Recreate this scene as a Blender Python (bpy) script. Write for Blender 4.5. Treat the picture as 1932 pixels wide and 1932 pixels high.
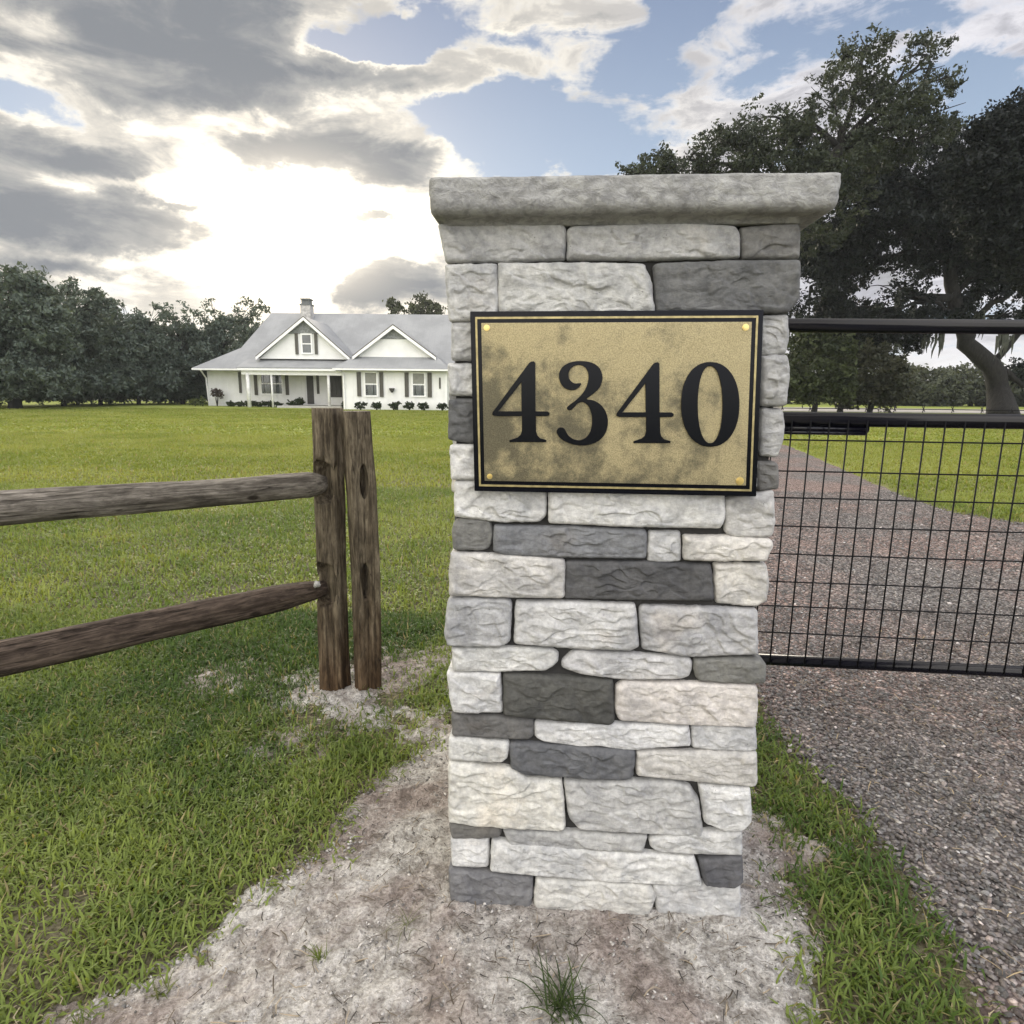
import bpy, math, random
import numpy as np
from mathutils import Vector, Matrix

random.seed(7)
rng = np.random.default_rng(11)
for o in list(bpy.data.objects): bpy.data.objects.remove(o)
sc = bpy.context.scene
col = sc.collection

# ------------------------------------------------------------------ camera
FPX = 1200.0                      # focal length for a 1932 px wide picture
PITCH = math.atan(231/1200); ROLL = math.atan(61/6234); EYE = 1.25
_F = np.array([0, math.cos(PITCH), -math.sin(PITCH)])
_U0 = np.array([0, math.sin(PITCH), math.cos(PITCH)]); _R0 = np.array([1.0, 0, 0])
_R = _R0*math.cos(ROLL)+_U0*math.sin(ROLL); _U = -_R0*math.sin(ROLL)+_U0*math.cos(ROLL)
CAM = np.array([0, 0, EYE])
cd = bpy.data.cameras.new('camera'); cam = bpy.data.objects.new('camera', cd); col.objects.link(cam)
cd.sensor_width = 36; cd.lens = FPX/1932*36; cd.clip_end = 5000; cd.clip_start = 0.05
M = Matrix(((_R[0], _U[0], -_F[0], 0), (_R[1], _U[1], -_F[1], 0), (_R[2], _U[2], -_F[2], EYE), (0, 0, 0, 1)))
cam.matrix_world = M
sc.camera = cam

def ray(x, y): return _R*(x-966)/FPX-_U*(y-966)/FPX+_F
def gnd(x, y, z=0.0):
    d = ray(x, y); return CAM+d*((z-EYE)/d[2])
def at(x, y, Y):
    d = ray(x, y); return CAM+d*(Y/d[1])
def azel(x, y):
    d = ray(x, y); return math.atan2(d[0], d[1]), math.atan2(d[2], math.hypot(d[0], d[1]))

# ------------------------------------------------------------------ sky, sun, exposure
SUN_AZ, SUN_EL = math.radians(-19), math.radians(17)
w = bpy.data.worlds.new('World'); sc.world = w; w.use_nodes = True
NT = w.node_tree; NT.nodes.clear()
class G:
    """tiny node-graph helper"""
    def __init__(s, nt): s.nt = nt
    def n(s, t, **k):
        nd = s.nt.nodes.new(t)
        for a, b in k.items(): setattr(nd, a, b)
        return nd
    def set(s, sock, v):
        if isinstance(v, bpy.types.NodeSocket): s.nt.links.new(v, sock)
        elif v is not None:
            if hasattr(sock.default_value, '__len__') and not hasattr(v, '__len__'): v = [v]*len(sock.default_value)
            if hasattr(sock.default_value, '__len__') and len(v) == 3 and len(sock.default_value) == 4: v = (*v, 1)
            sock.default_value = v
    def m(s, op, a, b=None, c=None, clamp=False):
        nd = s.n('ShaderNodeMath', operation=op, use_clamp=clamp)
        s.set(nd.inputs[0], a)
        if b is not None: s.set(nd.inputs[1], b)
        if c is not None: s.set(nd.inputs[2], c)
        return nd.outputs[0]
    def mr(s, v, a, b, c=0.0, d=1.0, smooth=True):
        nd = s.n('ShaderNodeMapRange', interpolation_type='SMOOTHSTEP' if smooth else 'LINEAR')
        for i, q in enumerate((v, a, b, c, d)): s.set(nd.inputs[i], q)
        return nd.outputs[0]
    def mix(s, f, a, b, mode='MIX'):
        nd = s.n('ShaderNodeMix', data_type='RGBA', blend_type=mode)
        s.set(nd.inputs[0], f); s.set(nd.inputs[6], a); s.set(nd.inputs[7], b)
        return nd.outputs[2]
    def noise(s, vec, scale, detail=6, rough=0.55, dist=0.0, out=0):
        nd = s.n('ShaderNodeTexNoise'); s.set(nd.inputs['Vector'], vec)
        nd.inputs['Scale'].default_value = scale; nd.inputs['Detail'].default_value = detail
        nd.inputs['Roughness'].default_value = rough; nd.inputs['Distortion'].default_value = dist
        return nd.outputs[out]
    def vor(s, vec, scale, feature='F1', out=0):
        nd = s.n('ShaderNodeTexVoronoi', feature=feature); s.set(nd.inputs['Vector'], vec)
        nd.inputs['Scale'].default_value = scale
        return nd.outputs[out]
    def mapping(s, vec, scale=(1, 1, 1), loc=(0, 0, 0), rot=(0, 0, 0)):
        nd = s.n('ShaderNodeMapping'); s.set(nd.inputs[0], vec)
        nd.inputs[1].default_value = loc; nd.inputs[2].default_value = rot; nd.inputs[3].default_value = scale
        return nd.outputs[0]
    def ramp(s, f, stops):
        nd = s.n('ShaderNodeValToRGB'); s.set(nd.inputs[0], f)
        cr = nd.color_ramp
        while len(cr.elements) < len(stops): cr.elements.new(0.5)
        for e, (p, c) in zip(cr.elements, stops):
            e.position = p; e.color = (*c, 1) if len(c) == 3 else c
        return nd.outputs[0]

g = G(NT)
geo = g.n('ShaderNodeTexCoord').outputs['Generated']
sep = g.n('ShaderNodeSeparateXYZ'); NT.links.new(geo, sep.inputs[0])
X, Y, Z = sep.outputs
az = g.m('ARCTAN2', X, Y)
el = g.m('ARCSINE', Z)
# cloud deck coordinates: the direction cut by a plane overhead
zz = g.m('ADD', g.m('MAXIMUM', Z, 0.0), 0.16)
cmb = g.n('ShaderNodeCombineXYZ')
NT.links.new(g.m('DIVIDE', X, zz), cmb.inputs[0]); NT.links.new(g.m('DIVIDE', Y, zz), cmb.inputs[1])
cl = cmb.outputs[0]
big = g.noise(g.mapping(cl, loc=(3.1, 1.7, 0)), 1.5, 9, 0.56, 0.25)
fine = g.noise(g.mapping(geo, scale=(1, 1, 3.0)), 7.5, 10, 0.60, 0.5)
warp = g.noise(g.mapping(geo, scale=(1, 1, 1.6)), 9.0, 6, 0.62, 0, 1)
ws = g.n('ShaderNodeSeparateColor'); NT.links.new(warp, ws.inputs[0])
azw = g.m('ADD', az, g.m('MULTIPLY', g.m('SUBTRACT', ws.outputs[0], 0.5), 0.11))
elw = g.m('ADD', el, g.m('MULTIPLY', g.m('SUBTRACT', ws.outputs[1], 0.5), 0.08))
def blob(px, py, rx, ry, amp, warped=True):
    a0, e0 = azel(px, py)
    ra = (azel(px+rx, py)[0]-azel(px-rx, py)[0])/2; re = (azel(px, py-ry)[1]-azel(px, py+ry)[1])/2
    a = g.m('DIVIDE', g.m('SUBTRACT', azw if warped else az, a0), ra)
    e = g.m('DIVIDE', g.m('SUBTRACT', elw if warped else el, e0), re)
    r2 = g.m('ADD', g.m('MULTIPLY', a, a), g.m('MULTIPLY', e, e))
    return g.m('MULTIPLY', g.m('EXPONENT', g.m('MULTIPLY', r2, -0.8)), amp)
BLOBS = [(330, 125, 340, 100, .32), (340, 5, 270, 60, .30), (700, 140, 190, 36, .24), (90, 285, 260, 50, .28), (470, 215, 120, 26, .12), (90, 395, 230, 50, .30), (110, 440, 270, 30, .22),
         (110, 495, 160, 15, .28), (545, 278, 80, 24, .34), (740, 306, 95, 34, .38), (770, 525, 90, 30, .34), (690, 568, 55, 24, .30), (695, 418, 48, 12, .30), (340, 388, 90, 8, .16),
         (50, 190, 110, 34, -.27), (50, 45, 70, 30, -.30), (440, 222, 80, 20, -.22), (150, 250, 60, 16, -.12), (200, 340, 110, 14, -.16), (590, 50, 50, 22, -.16), (540, 105, 70, 10, -.12),
         (745, 60, 85, 40, -.56), (655, 90, 80, 18, -.40), (120, 120, 110, 16, -.10),
         (880, 222, 80, 48, -.40), (1000, 245, 140, 54, -.40), (1130, 285, 110, 40, -.36), (1205, 138, 75, 44, -.38), (1290, 18, 60, 40, -.38),
         (1560, 60, 170, 70, -.15), (1420, 150, 60, 30, -.12), (1860, 118, 100, 26, -.32), (1890, 205, 110, 40, -.36), (1750, 40, 130, 20, -.14), (1890, 50, 80, 26, .08), (1060, 70, 170, 60, -.04), (960, 45, 45, 12, .12), (1110, 45, 50, 8, .12)]
D = g.m('ADD', g.m('MULTIPLY', g.m('SUBTRACT', big, 0.5), 0.30), 0.445)
D = g.m('ADD', D, g.m('MULTIPLY', g.m('SUBTRACT', fine, 0.5), 0.62))
D = g.m('ADD', D, g.m('MULTIPLY', g.m('SUBTRACT', g.noise(g.mapping(geo, scale=(1, 1, 2.0)), 30.0, 6, 0.6, 0.3), 0.5), 0.20))
for b in BLOBS: D = g.m('ADD', D, blob(*b))
# the open bright gap in the clouds where the sun stands
glow = blob(570, 430, 300, 150, 1.0, False)
glow2 = blob(560, 430, 140, 100, 1.0, False)
nish = g.n('ShaderNodeTexSky', sky_type='NISHITA', sun_disc=False)
nish.sun_elevation = SUN_EL; nish.sun_rotation = SUN_AZ; nish.air_density = 1.0; nish.dust_density = 1.2
blue = g.mix(0.88, g.mix(1.0, nish.outputs[0], (0.10, 0.10, 0.10), 'MULTIPLY'),
             g.mix(g.mr(el, 0.15, 0.62), (0.40, 0.53, 0.70), (0.165, 0.23, 0.385)))
blue = g.mix(1.0, blue, (0.98, 0.95, 0.93), 'MULTIPLY')
white = g.mix(g.mr(az, -0.05, 0.5), (0.84, 0.785, 0.69), (0.66, 0.65, 0.69))
white = g.mix(1.0, white, g.mix(g.mr(g.m('ADD', D, g.m('MULTIPLY', fine, 0.8)), 0.72, 0.98), (1.12, 1.12, 1.11), (0.66, 0.67, 0.70)), 'MULTIPLY')
grey = g.mix(g.mr(g.m('ADD', D, g.m('MULTIPLY', fine, 0.5)), 0.80, 1.10), (0.39, 0.385, 0.375), (0.215, 0.228, 0.25))
cover = g.mr(D, 0.30, 0.44)
thick = g.mr(D, 0.465, 0.66)
c = g.mix(thick, white, grey)
c = g.mix(cover, blue, c)
glc = g.m('MULTIPLY', glow, g.m('ADD', 0.15, g.m('MULTIPLY', cover, 0.85)))
gl = g.mix(1.0, g.mix(1.0, (0.55, 0.49, 0.38), glc, 'MULTIPLY'), g.m('SUBTRACT', 1.0, g.m('MULTIPLY', thick, 0.86)), 'MULTIPLY')
c = g.mix(0.95, c, gl, 'ADD')
gl2 = g.mix(1.0, g.mix(1.0, (5.5, 4.7, 3.5), glow2, 'MULTIPLY'), g.m('SUBTRACT', 1.0, g.m('MULTIPLY', thick, 0.8)), 'MULTIPLY')
c = g.mix(1.0, c, gl2, 'ADD')
# low haze band: pale near the horizon
c = g.mix(g.m('MULTIPLY', g.mr(el, 0.10, 0.0), 0.6), c, (0.95, 0.93, 0.88))
# unseen sky behind the camera and overhead, brightened as fill for pillar and ground
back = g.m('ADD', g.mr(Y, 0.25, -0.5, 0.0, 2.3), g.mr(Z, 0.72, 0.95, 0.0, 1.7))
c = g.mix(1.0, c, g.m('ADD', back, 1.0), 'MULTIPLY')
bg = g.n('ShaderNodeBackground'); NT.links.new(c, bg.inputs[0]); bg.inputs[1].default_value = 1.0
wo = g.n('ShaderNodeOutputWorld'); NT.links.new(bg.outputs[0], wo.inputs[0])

sl = bpy.data.lights.new('sun', 'SUN'); sun = bpy.data.objects.new('sun', sl); col.objects.link(sun)
sl.energy = 3.0; sl.angle = math.radians(24); sl.color = (1.0, 0.90, 0.74)
sd_ = Vector((math.sin(SUN_AZ)*math.cos(SUN_EL), math.cos(SUN_AZ)*math.cos(SUN_EL), math.sin(SUN_EL)))
sun.rotation_euler = sd_.to_track_quat('Z', 'Y').to_euler(); sun.location = sd_*50
vs = sc.view_settings; vs.view_transform = 'Standard'; vs.look = 'None'; vs.gamma = 1; vs.exposure = 0.26
sc.render.engine = 'CYCLES'

# ------------------------------------------------------------------ helpers
def tag(o, label=None, cat=None, group=None, kind=None):
    if label: o['label'] = label
    if cat: o['category'] = cat
    if group: o['group'] = group
    if kind: o['kind'] = kind
    return o
def thing(name, label, cat, loc=(0, 0, 0), rz=0.0, group=None):
    o = bpy.data.objects.new(name, None); col.objects.link(o); o.empty_display_size = 0.2
    o.location = loc; o.rotation_euler = (0, 0, rz)
    return tag(o, label, cat, group)
def link(name, me, mat=None, parent=None, world=False):
    if mat is not None: me.materials.append(mat)
    o = bpy.data.objects.new(name, me); col.objects.link(o)
    if parent is not None:
        o.parent = parent
        if world:            # vertices were given in world coordinates
            q = Matrix.Translation(parent.location) @ parent.rotation_euler.to_matrix().to_4x4()
            o.matrix_parent_inverse = q.inverted()
    return o
def np_mesh(name, V, F, mat, parent=None, smooth=False, attrs=None, world=False):
    V = np.asarray(V, np.float32); F = np.asarray(F, np.int32); k = F.shape[1]
    me = bpy.data.meshes.new(name)
    me.vertices.add(len(V)); me.vertices.foreach_set('co', V.ravel())
    me.loops.add(F.size); me.loops.foreach_set('vertex_index', F.ravel())
    me.polygons.add(len(F)); me.polygons.foreach_set('loop_start', np.arange(0, F.size, k, dtype=np.int32))
    try: me.polygons.foreach_set('loop_total', np.full(len(F), k, np.int32))
    except Exception: pass
    me.update(calc_edges=True)
    if smooth: me.polygons.foreach_set('use_smooth', np.ones(len(F), bool))
    for nm, a in (attrs or {}).items():
        at_ = me.attributes.new(nm, 'FLOAT_COLOR', 'POINT')
        c4 = np.ones((len(V), 4), np.float32); c4[:, :3] = a
        at_.data.foreach_set('color', c4.ravel())
    return link(name, me, mat, parent, world)
class MB:
    """collects loose polygons into one mesh"""
    def __init__(s): s.v = []; s.f = []
    def poly(s, *pts):
        b = len(s.v); s.v += [tuple(map(float, p)) for p in pts]; s.f.append(tuple(range(b, b+len(pts))))
    def box(s, x0, x1, y0, y1, z0, z1):
        b = len(s.v)
        s.v += [(x, y, z) for z in (z0, z1) for y in (y0, y1) for x in (x0, x1)]
        s.f += [tuple(b+i for i in q) for q in ((0, 2, 3, 1), (4, 5, 7, 6), (0, 1, 5, 4), (2, 6, 7, 3), (0, 4, 6, 2), (1, 3, 7, 5))]
    def prism(s, pts, d):
        """polygon (list of xyz) extruded by vector d"""
        b = len(s.v); n = len(pts)
        s.v += [tuple(map(float, p)) for p in pts]+[tuple(float(p[i]+d[i]) for i in range(3)) for p in pts]
        s.f.append(tuple(b+i for i in range(n))); s.f.append(tuple(b+n+i for i in reversed(range(n))))
        for i in range(n): s.f.append((b+i, b+n+i, b+n+(i+1) % n, b+(i+1) % n))
    def tube(s, pts, rad, n=8, cap=True, jit=0.0):
        pts = [Vector(p) for p in pts]; b0 = len(s.v)
        if not hasattr(rad, '__len__'): rad = [rad]*len(pts)
        up = Vector((0.13, 0.31, 1)).normalized()
        for i, p in enumerate(pts):
            t = (pts[min(i+1, len(pts)-1)]-pts[max(i-1, 0)]).normalized()
            a = t.cross(up)
            if a.length < 0.2: a = t.cross(Vector((1, 0, 0)))
            a.normalize(); c_ = t.cross(a)
            for k in range(n):
                th = 2*math.pi*k/n; r_ = rad[i]*(1+random.uniform(-jit, jit))
                s.v.append(tuple(p+a*math.cos(th)*r_+c_*math.sin(th)*r_))
        for i in range(len(pts)-1):
            for k in range(n):
                a_, b_ = b0+i*n+k, b0+i*n+(k+1) % n
                s.f.append((a_, b_, b_+n, a_+n))
        if cap:
            s.f.append(tuple(b0+k for k in reversed(range(n)))); s.f.append(tuple(b0+(len(pts)-1)*n+k for k in range(n)))
    def build(s, name, mat, parent=None, smooth=False, bevel=0.0, world=False):
        me = bpy.data.meshes.new(name); me.from_pydata(s.v, [], s.f); me.update()
        if smooth: me.polygons.foreach_set('use_smooth', np.ones(len(me.polygons), bool))
        o = link(name, me, mat, parent, world)
        if bevel:
            m_ = o.modifiers.new('bevel', 'BEVEL'); m_.width = bevel; m_.segments = 2; m_.limit_method = 'ANGLE'
        return o

def _h(ix, iy, iz, seed):
    h = (ix.astype(np.int64)*374761393+iy.astype(np.int64)*668265263+iz.astype(np.int64)*2147483647+seed*974634777) & 0xFFFFFFFF
    h = ((h ^ (h >> 13))*1274126177) & 0xFFFFFFFF
    h = ((h ^ (h >> 16))*2246822519) & 0xFFFFFFFF
    return ((h ^ (h >> 15)) & 0xFFFFFF)/float(0xFFFFFF)*2-1
def vnoise(P, seed=0):
    P = np.asarray(P, float); I = np.floor(P); f = P-I; u = f*f*f*(f*(f*6-15)+10)
    I = I.astype(np.int64); r = 0
    for dx in (0, 1):
        for dy in (0, 1):
            for dz in (0, 1):
                wgt = (u[:, 0] if dx else 1-u[:, 0])*(u[:, 1] if dy else 1-u[:, 1])*(u[:, 2] if dz else 1-u[:, 2])
                r = r+wgt*_h(I[:, 0]+dx, I[:, 1]+dy, I[:, 2]+dz, seed)
    return r
def fbm(P, oct=4, seed=0, gain=0.5):
    P = np.asarray(P, float)
    if P.shape[1] == 2: P = np.c_[P, np.zeros(len(P))]
    a = 1.0; s_ = 0; tot = 0
    for i in range(oct):
        s_ = s_+a*vnoise(P*(2.03**i)+i*17.3, seed+i); tot += a; a *= gain
    return s_/tot
def seg_dist(P, poly, closed=True):
    P = np.asarray(P, float); A = np.asarray(poly, float); B = np.roll(A, -1, 0)
    if not closed: A, B = A[:-1], B[:-1]
    best = np.full(len(P), 1e9)
    for a, b in zip(A, B):
        ab = b-a; t = np.clip(((P-a)@ab)/max(ab@ab, 1e-12), 0, 1)
        best = np.minimum(best, np.linalg.norm(P-(a+t[:, None]*ab), axis=1))
    return best
def inside(P, poly):
    P = np.asarray(P, float); A = np.asarray(poly, float); B = np.roll(A, -1, 0)
    r = np.zeros(len(P), bool)
    for a, b in zip(A, B):
        cnd = (a[1] > P[:, 1]) != (b[1] > P[:, 1])
        dy = b[1]-a[1]
        xi = (b[0]-a[0])*(P[:, 1]-a[1])/(dy if abs(dy) > 1e-12 else 1e-12)+a[0]
        r ^= cnd & (P[:, 0] < xi)
    return r
def sdf(P, poly):
    d = seg_dist(P, poly); return np.where(inside(P, poly), d, -d)      # positive inside

# ------------------------------------------------------------------ materials
def mat(name):
    m_ = bpy.data.materials.new(name); m_.use_nodes = True; nt = m_.node_tree; nt.nodes.clear()
    q = G(nt); out = q.n('ShaderNodeOutputMaterial'); b = q.n('ShaderNodeBsdfPrincipled')
    nt.links.new(b.outputs[0], out.inputs[0]); q.b = b; q.out = out; q.nt = nt
    return m_, q
def coords(q, kind='Object'): return q.n('ShaderNodeTexCoord').outputs[kind]
def bump(q, h, dist, strength=1.0):
    b = q.n('ShaderNodeBump'); b.inputs['Distance'].default_value = dist; b.inputs['Strength'].default_value = strength
    q.set(b.inputs['Height'], h); q.set(q.b.inputs['Normal'], b.outputs[0])
def flat(name, c, rough=0.6, metal=0.0, var=0.12, scale=6.0, bmp=0.0, spec=0.5):
    m_, q = mat(name); v = coords(q)
    n_ = q.noise(v, scale, 5, 0.6)
    cc = q.mix(q.mr(n_, 0.3, 0.7), tuple(x*(1-var) for x in c), tuple(min(1, x*(1+var)) for x in c))
    q.set(q.b.inputs['Base Color'], cc); q.b.inputs['Roughness'].default_value = rough; q.b.inputs['Metallic'].default_value = metal
    q.b.inputs['Specular IOR Level'].default_value = spec
    if bmp: bump(q, q.noise(v, scale*6, 4), bmp)
    return m_

def m_stone():
    m_, q = mat('cut stone'); v = coords(q)
    a = q.n('ShaderNodeAttribute', attribute_name='tint').outputs['Color']
    blot = q.noise(v, 9, 6, 0.62, 0.4); fine_ = q.noise(v, 70, 5, 0.7)
    c1 = q.mix(q.mr(blot, 0.36, 0.58), (0.76, 0.765, 0.78), (1.06, 1.055, 1.045))
    cc = q.mix(1.0, a, c1, 'MULTIPLY')
    cc = q.mix(1.0, cc, q.mix(q.mr(fine_, 0.25, 0.75), (0.74, 0.74, 0.75), (1.18, 1.18, 1.17)), 'MULTIPLY')
    warm = q.mr(q.noise(q.mapping(v, loc=(4, 2, 9)), 5, 4, 0.6), 0.56, 0.72)
    cc = q.mix(q.m('MULTIPLY', warm, 0.28), cc, q.mix(1.0, cc, (1.18, 1.0, 0.78), 'MULTIPLY'))
    pit = q.vor(v, 130); pm = q.mr(pit, 0.10, 0.2)
    dark = q.mr(q.noise(v, 24, 4, 0.6), 0.60, 0.64)
    cc = q.mix(q.m('MULTIPLY', q.m('SUBTRACT', 1.0, pm), q.m('MULTIPLY', dark, 0.7)), cc, (0.10, 0.095, 0.09))
    q.set(q.b.inputs['Base Color'], cc); q.b.inputs['Roughness'].default_value = 0.88; q.b.inputs['Specular IOR Level'].default_value = 0.25
    h = q.m('ADD', q.m('MULTIPLY', q.noise(q.mapping(v, scale=(1, 1, 1.7)), 30, 12, 0.78, 0.4), 1.0), q.m('MULTIPLY', q.noise(v, 260, 3, 0.6), 0.2))
    bump(q, h, 0.0065, 1.0)
    return m_
M_STONE = m_stone()
def m_cap():
    m_, q = mat('cast cap stone'); v = coords(q)
    n1 = q.noise(v, 7, 6, 0.6); n2 = q.noise(q.mapping(v, scale=(1, 1, 1.5)), 42, 7, 0.7, 0.5)
    cc = q.mix(q.mr(n1, 0.3, 0.7), (0.27, 0.27, 0.265), (0.37, 0.37, 0.36))
    cc = q.mix(1.0, cc, q.mix(q.mr(n2, 0.35, 0.62), (0.70, 0.70, 0.71), (1.14, 1.14, 1.13)), 'MULTIPLY')
    q.set(q.b.inputs['Base Color'], cc); q.b.inputs['Roughness'].default_value = 0.9
    bump(q, q.m('ADD', n2, q.m('MULTIPLY', q.noise(v, 180, 3), 0.3)), 0.007, 0.9)
    return m_
M_CAP = m_cap()
M_MORTAR = flat('dark mortar', (0.030, 0.029, 0.028), 0.95, bmp=0.003, scale=20)
def m_brass():
    m_, q = mat('mottled brass'); v = coords(q)
    n1 = q.noise(q.mapping(v, loc=(.31, 0, .2)), 5.5, 6, 0.62, 0.4); n2 = q.noise(v, 420, 3, 0.7); n3 = q.noise(v, 26, 6, 0.65)
    f1 = q.mr(q.m('ADD', n1, q.m('MULTIPLY', q.m('SUBTRACT', n3, 0.5), 0.35)), 0.36, 0.60)
    sx_ = q.n('ShaderNodeSeparateXYZ'); q.set(sx_.inputs[0], v)
    gd = q.m('ADD', q.m('MULTIPLY', q.m('SUBTRACT', sx_.outputs[0], .28), .50), q.m('MULTIPLY', q.m('SUBTRACT', sx_.outputs[2], 1.20), .75))
    f1 = q.mr(q.m('ADD', q.m('ADD', n1, gd), q.m('MULTIPLY', q.m('SUBTRACT', n3, 0.5), 0.75)), 0.34, 0.66)
    cc = q.mix(f1, (0.12, 0.108, 0.072), (0.37, 0.315, 0.185))
    cc = q.mix(1.0, cc, q.mix(q.mr(n2, 0.35, 0.65), (0.72, 0.72, 0.70), (1.2, 1.2, 1.18)), 'MULTIPLY')
    q.set(q.b.inputs['Base Color'], cc); q.b.inputs['Metallic'].default_value = 0.72
    q.set(q.b.inputs['Roughness'], q.mr(n3, 0.3, 0.7, 0.42, 0.58))
    bump(q, n2, 0.0006, 0.8)
    return m_
M_BRASS = m_brass()
M_GOLD = flat('gold line', (0.36, 0.30, 0.15), 0.4, 0.7, 0.25, 60)
M_SCREW = flat('brass screw', (0.72, 0.55, 0.22), 0.3, 1.0, 0.1, 60)
M_BLACK = flat('black enamel', (0.0025, 0.003, 0.006), 0.20, 0.0, 0.1, 6, spec=0.16)
M_GATE = flat('black powder coat', (0.004, 0.004, 0.008), 0.22, 0.0, 0.15, 10, spec=0.35)
M_WIRE = flat('black wire', (0.004, 0.004, 0.005), 0.6, spec=0.15)
def m_wood(name, c1, c2, low=None):
    m_, q = mat(name); v = coords(q)                 # grain runs along the object's z axis
    gr = q.noise(q.mapping(v, scale=(1, 1, 0.06)), 70, 6, 0.65, 0.6)
    bl = q.noise(q.mapping(v, scale=(1, 1, 0.35)), 9, 6, 0.65, 0.5)
    cc = q.mix(q.mr(bl, 0.34, 0.64), c1, c2)
    cc = q.mix(1.0, cc, q.mix(q.mr(gr, 0.36, 0.60), (0.52, 0.50, 0.48), (1.18, 1.17, 1.15)), 'MULTIPLY')
    g2 = q.noise(q.mapping(v, scale=(1, 1, 0.30)), 55, 7, 0.7, 0.5)
    cc = q.mix(1.0, cc, q.mix(q.mr(g2, 0.34, 0.64), (0.62, 0.61, 0.60), (1.2, 1.2, 1.2)), 'MULTIPLY')
    if low:                                          # damp, stained foot of the post
        s_ = q.n('ShaderNodeSeparateXYZ'); q.set(s_.inputs[0], v)
        f_ = q.mr(q.m('ADD', s_.outputs[2], q.m('MULTIPLY', q.m('SUBTRACT', bl, 0.5), 0.9)), low[0], low[1], 1.0, 0.0)
        cc = q.mix(f_, cc, q.mix(1.0, cc, low[2], 'MULTIPLY'))
    kn = q.vor(q.mapping(v, scale=(1, 1, 0.5)), 7.5); kf = q.mr(kn, 0.05, 0.11, 0.85, 0.0)
    cc = q.mix(kf, cc, (0.02, 0.015, 0.01))
    crk = q.noise(q.mapping(v, scale=(1, 1, 0.035), loc=(3, 3, 1)), 34, 4, 0.6, 0.3)
    cf = q.mr(q.m('ABSOLUTE', q.m('SUBTRACT', crk, 0.5)), 0.0, 0.012, 1.0, 0.0)
    cc = q.mix(q.m('MULTIPLY', cf, 0.8), cc, (0.025, 0.018, 0.012))
    q.set(q.b.inputs['Base Color'], cc); q.b.inputs['Roughness'].default_value = 0.85; q.b.inputs['Specular IOR Level'].default_value = 0.2
    bump(q, q.m('SUBTRACT', q.m('ADD', gr, g2), q.m('MULTIPLY', cf, 0.8)), 0.007, 0.9)
    return m_
M_POST = m_wood('weathered fence post', (0.085, 0.070, 0.048), (0.180, 0.152, 0.108), (0.0, 0.7, (0.66, 0.48, 0.36)))
M_RAIL = m_wood('weathered grey rail', (0.095, 0.085, 0.070), (0.225, 0.205, 0.175))
M_RAIL2 = m_wood('dark brown rail', (0.048, 0.035, 0.027), (0.115, 0.088, 0.068))

def m_ground():
    m_, q = mat('lawn soil and turf'); v = coords(q)
    s_ = q.n('ShaderNodeSeparateXYZ'); q.set(s_.inputs[0], v)
    r_ = q.m('SQRT', q.m('ADD', q.m('MULTIPLY', s_.outputs[0], s_.outputs[0]), q.m('MULTIPLY', s_.outputs[1], s_.outputs[1])))
    n1 = q.noise(v, 60, 5, 0.7); n2 = q.noise(q.mapping(v, scale=(0.35, 1, 1)), 0.5, 6, 0.6); n3 = q.noise(v, 7, 5, 0.7)
    near = q.mix(q.mr(n1, 0.35, 0.65), (0.060, 0.052, 0.030), (0.17, 0.155, 0.10))
    far = q.mix(q.mr(n2, 0.35, 0.65), (0.180, 0.222, 0.042), (0.25, 0.276, 0.074))
    far = q.mix(1.0, far, q.mix(q.mr(n3, 0.3, 0.7), (0.75, 0.78, 0.75), (1.15, 1.12, 1.1)), 'MULTIPLY')
    cc = q.mix(q.mr(r_, 5, 16), near, far)
    q.set(q.b.inputs['Base Color'], cc); q.b.inputs['Roughness'].default_value = 0.95; q.b.inputs['Specular IOR Level'].default_value = 0.1
    bump(q, q.m('ADD', n1, n3), 0.03, 0.6)
    return m_
M_GROUND = m_ground()
def m_sand():
    m_, q = mat('pale crumbly sand'); v = coords(q)
    n0 = q.noise(v, 2.6, 5, 0.6, 0.4); n1 = q.noise(v, 20, 7, 0.7, 0.4); n2 = q.noise(v, 110, 5, 0.7)
    cc = q.mix(q.mr(n0, 0.38, 0.62), (0.38, 0.325, 0.295), (0.64, 0.62, 0.585))
    cc = q.mix(1.0, cc, q.mix(q.mr(n1, 0.36, 0.58), (0.58, 0.56, 0.54), (1.12, 1.12, 1.12)), 'MULTIPLY')
    cc = q.mix(1.0, cc, q.mix(q.mr(n2, 0.3, 0.7), (0.62, 0.60, 0.58), (1.26, 1.26, 1.25)), 'MULTIPLY')
    dk = q.vor(v, 62); dm = q.m('MULTIPLY', q.mr(dk, 0.10, 0.20, 1.0, 0.0), q.mr(n1, 0.48, 0.60, 1.0, 0.0))
    cc = q.mix(q.m('MULTIPLY', dm, 0.7), cc, (0.09, 0.075, 0.06))
    q.set(q.b.inputs['Base Color'], cc); q.b.inputs['Roughness'].default_value = 0.95; q.b.inputs['Specular IOR Level'].default_value = 0.15
    bump(q, q.m('ADD', q.m('MULTIPLY', n1, 2.0), n2), 0.018, 0.9)
    return m_
M_SAND = m_sand()
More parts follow.
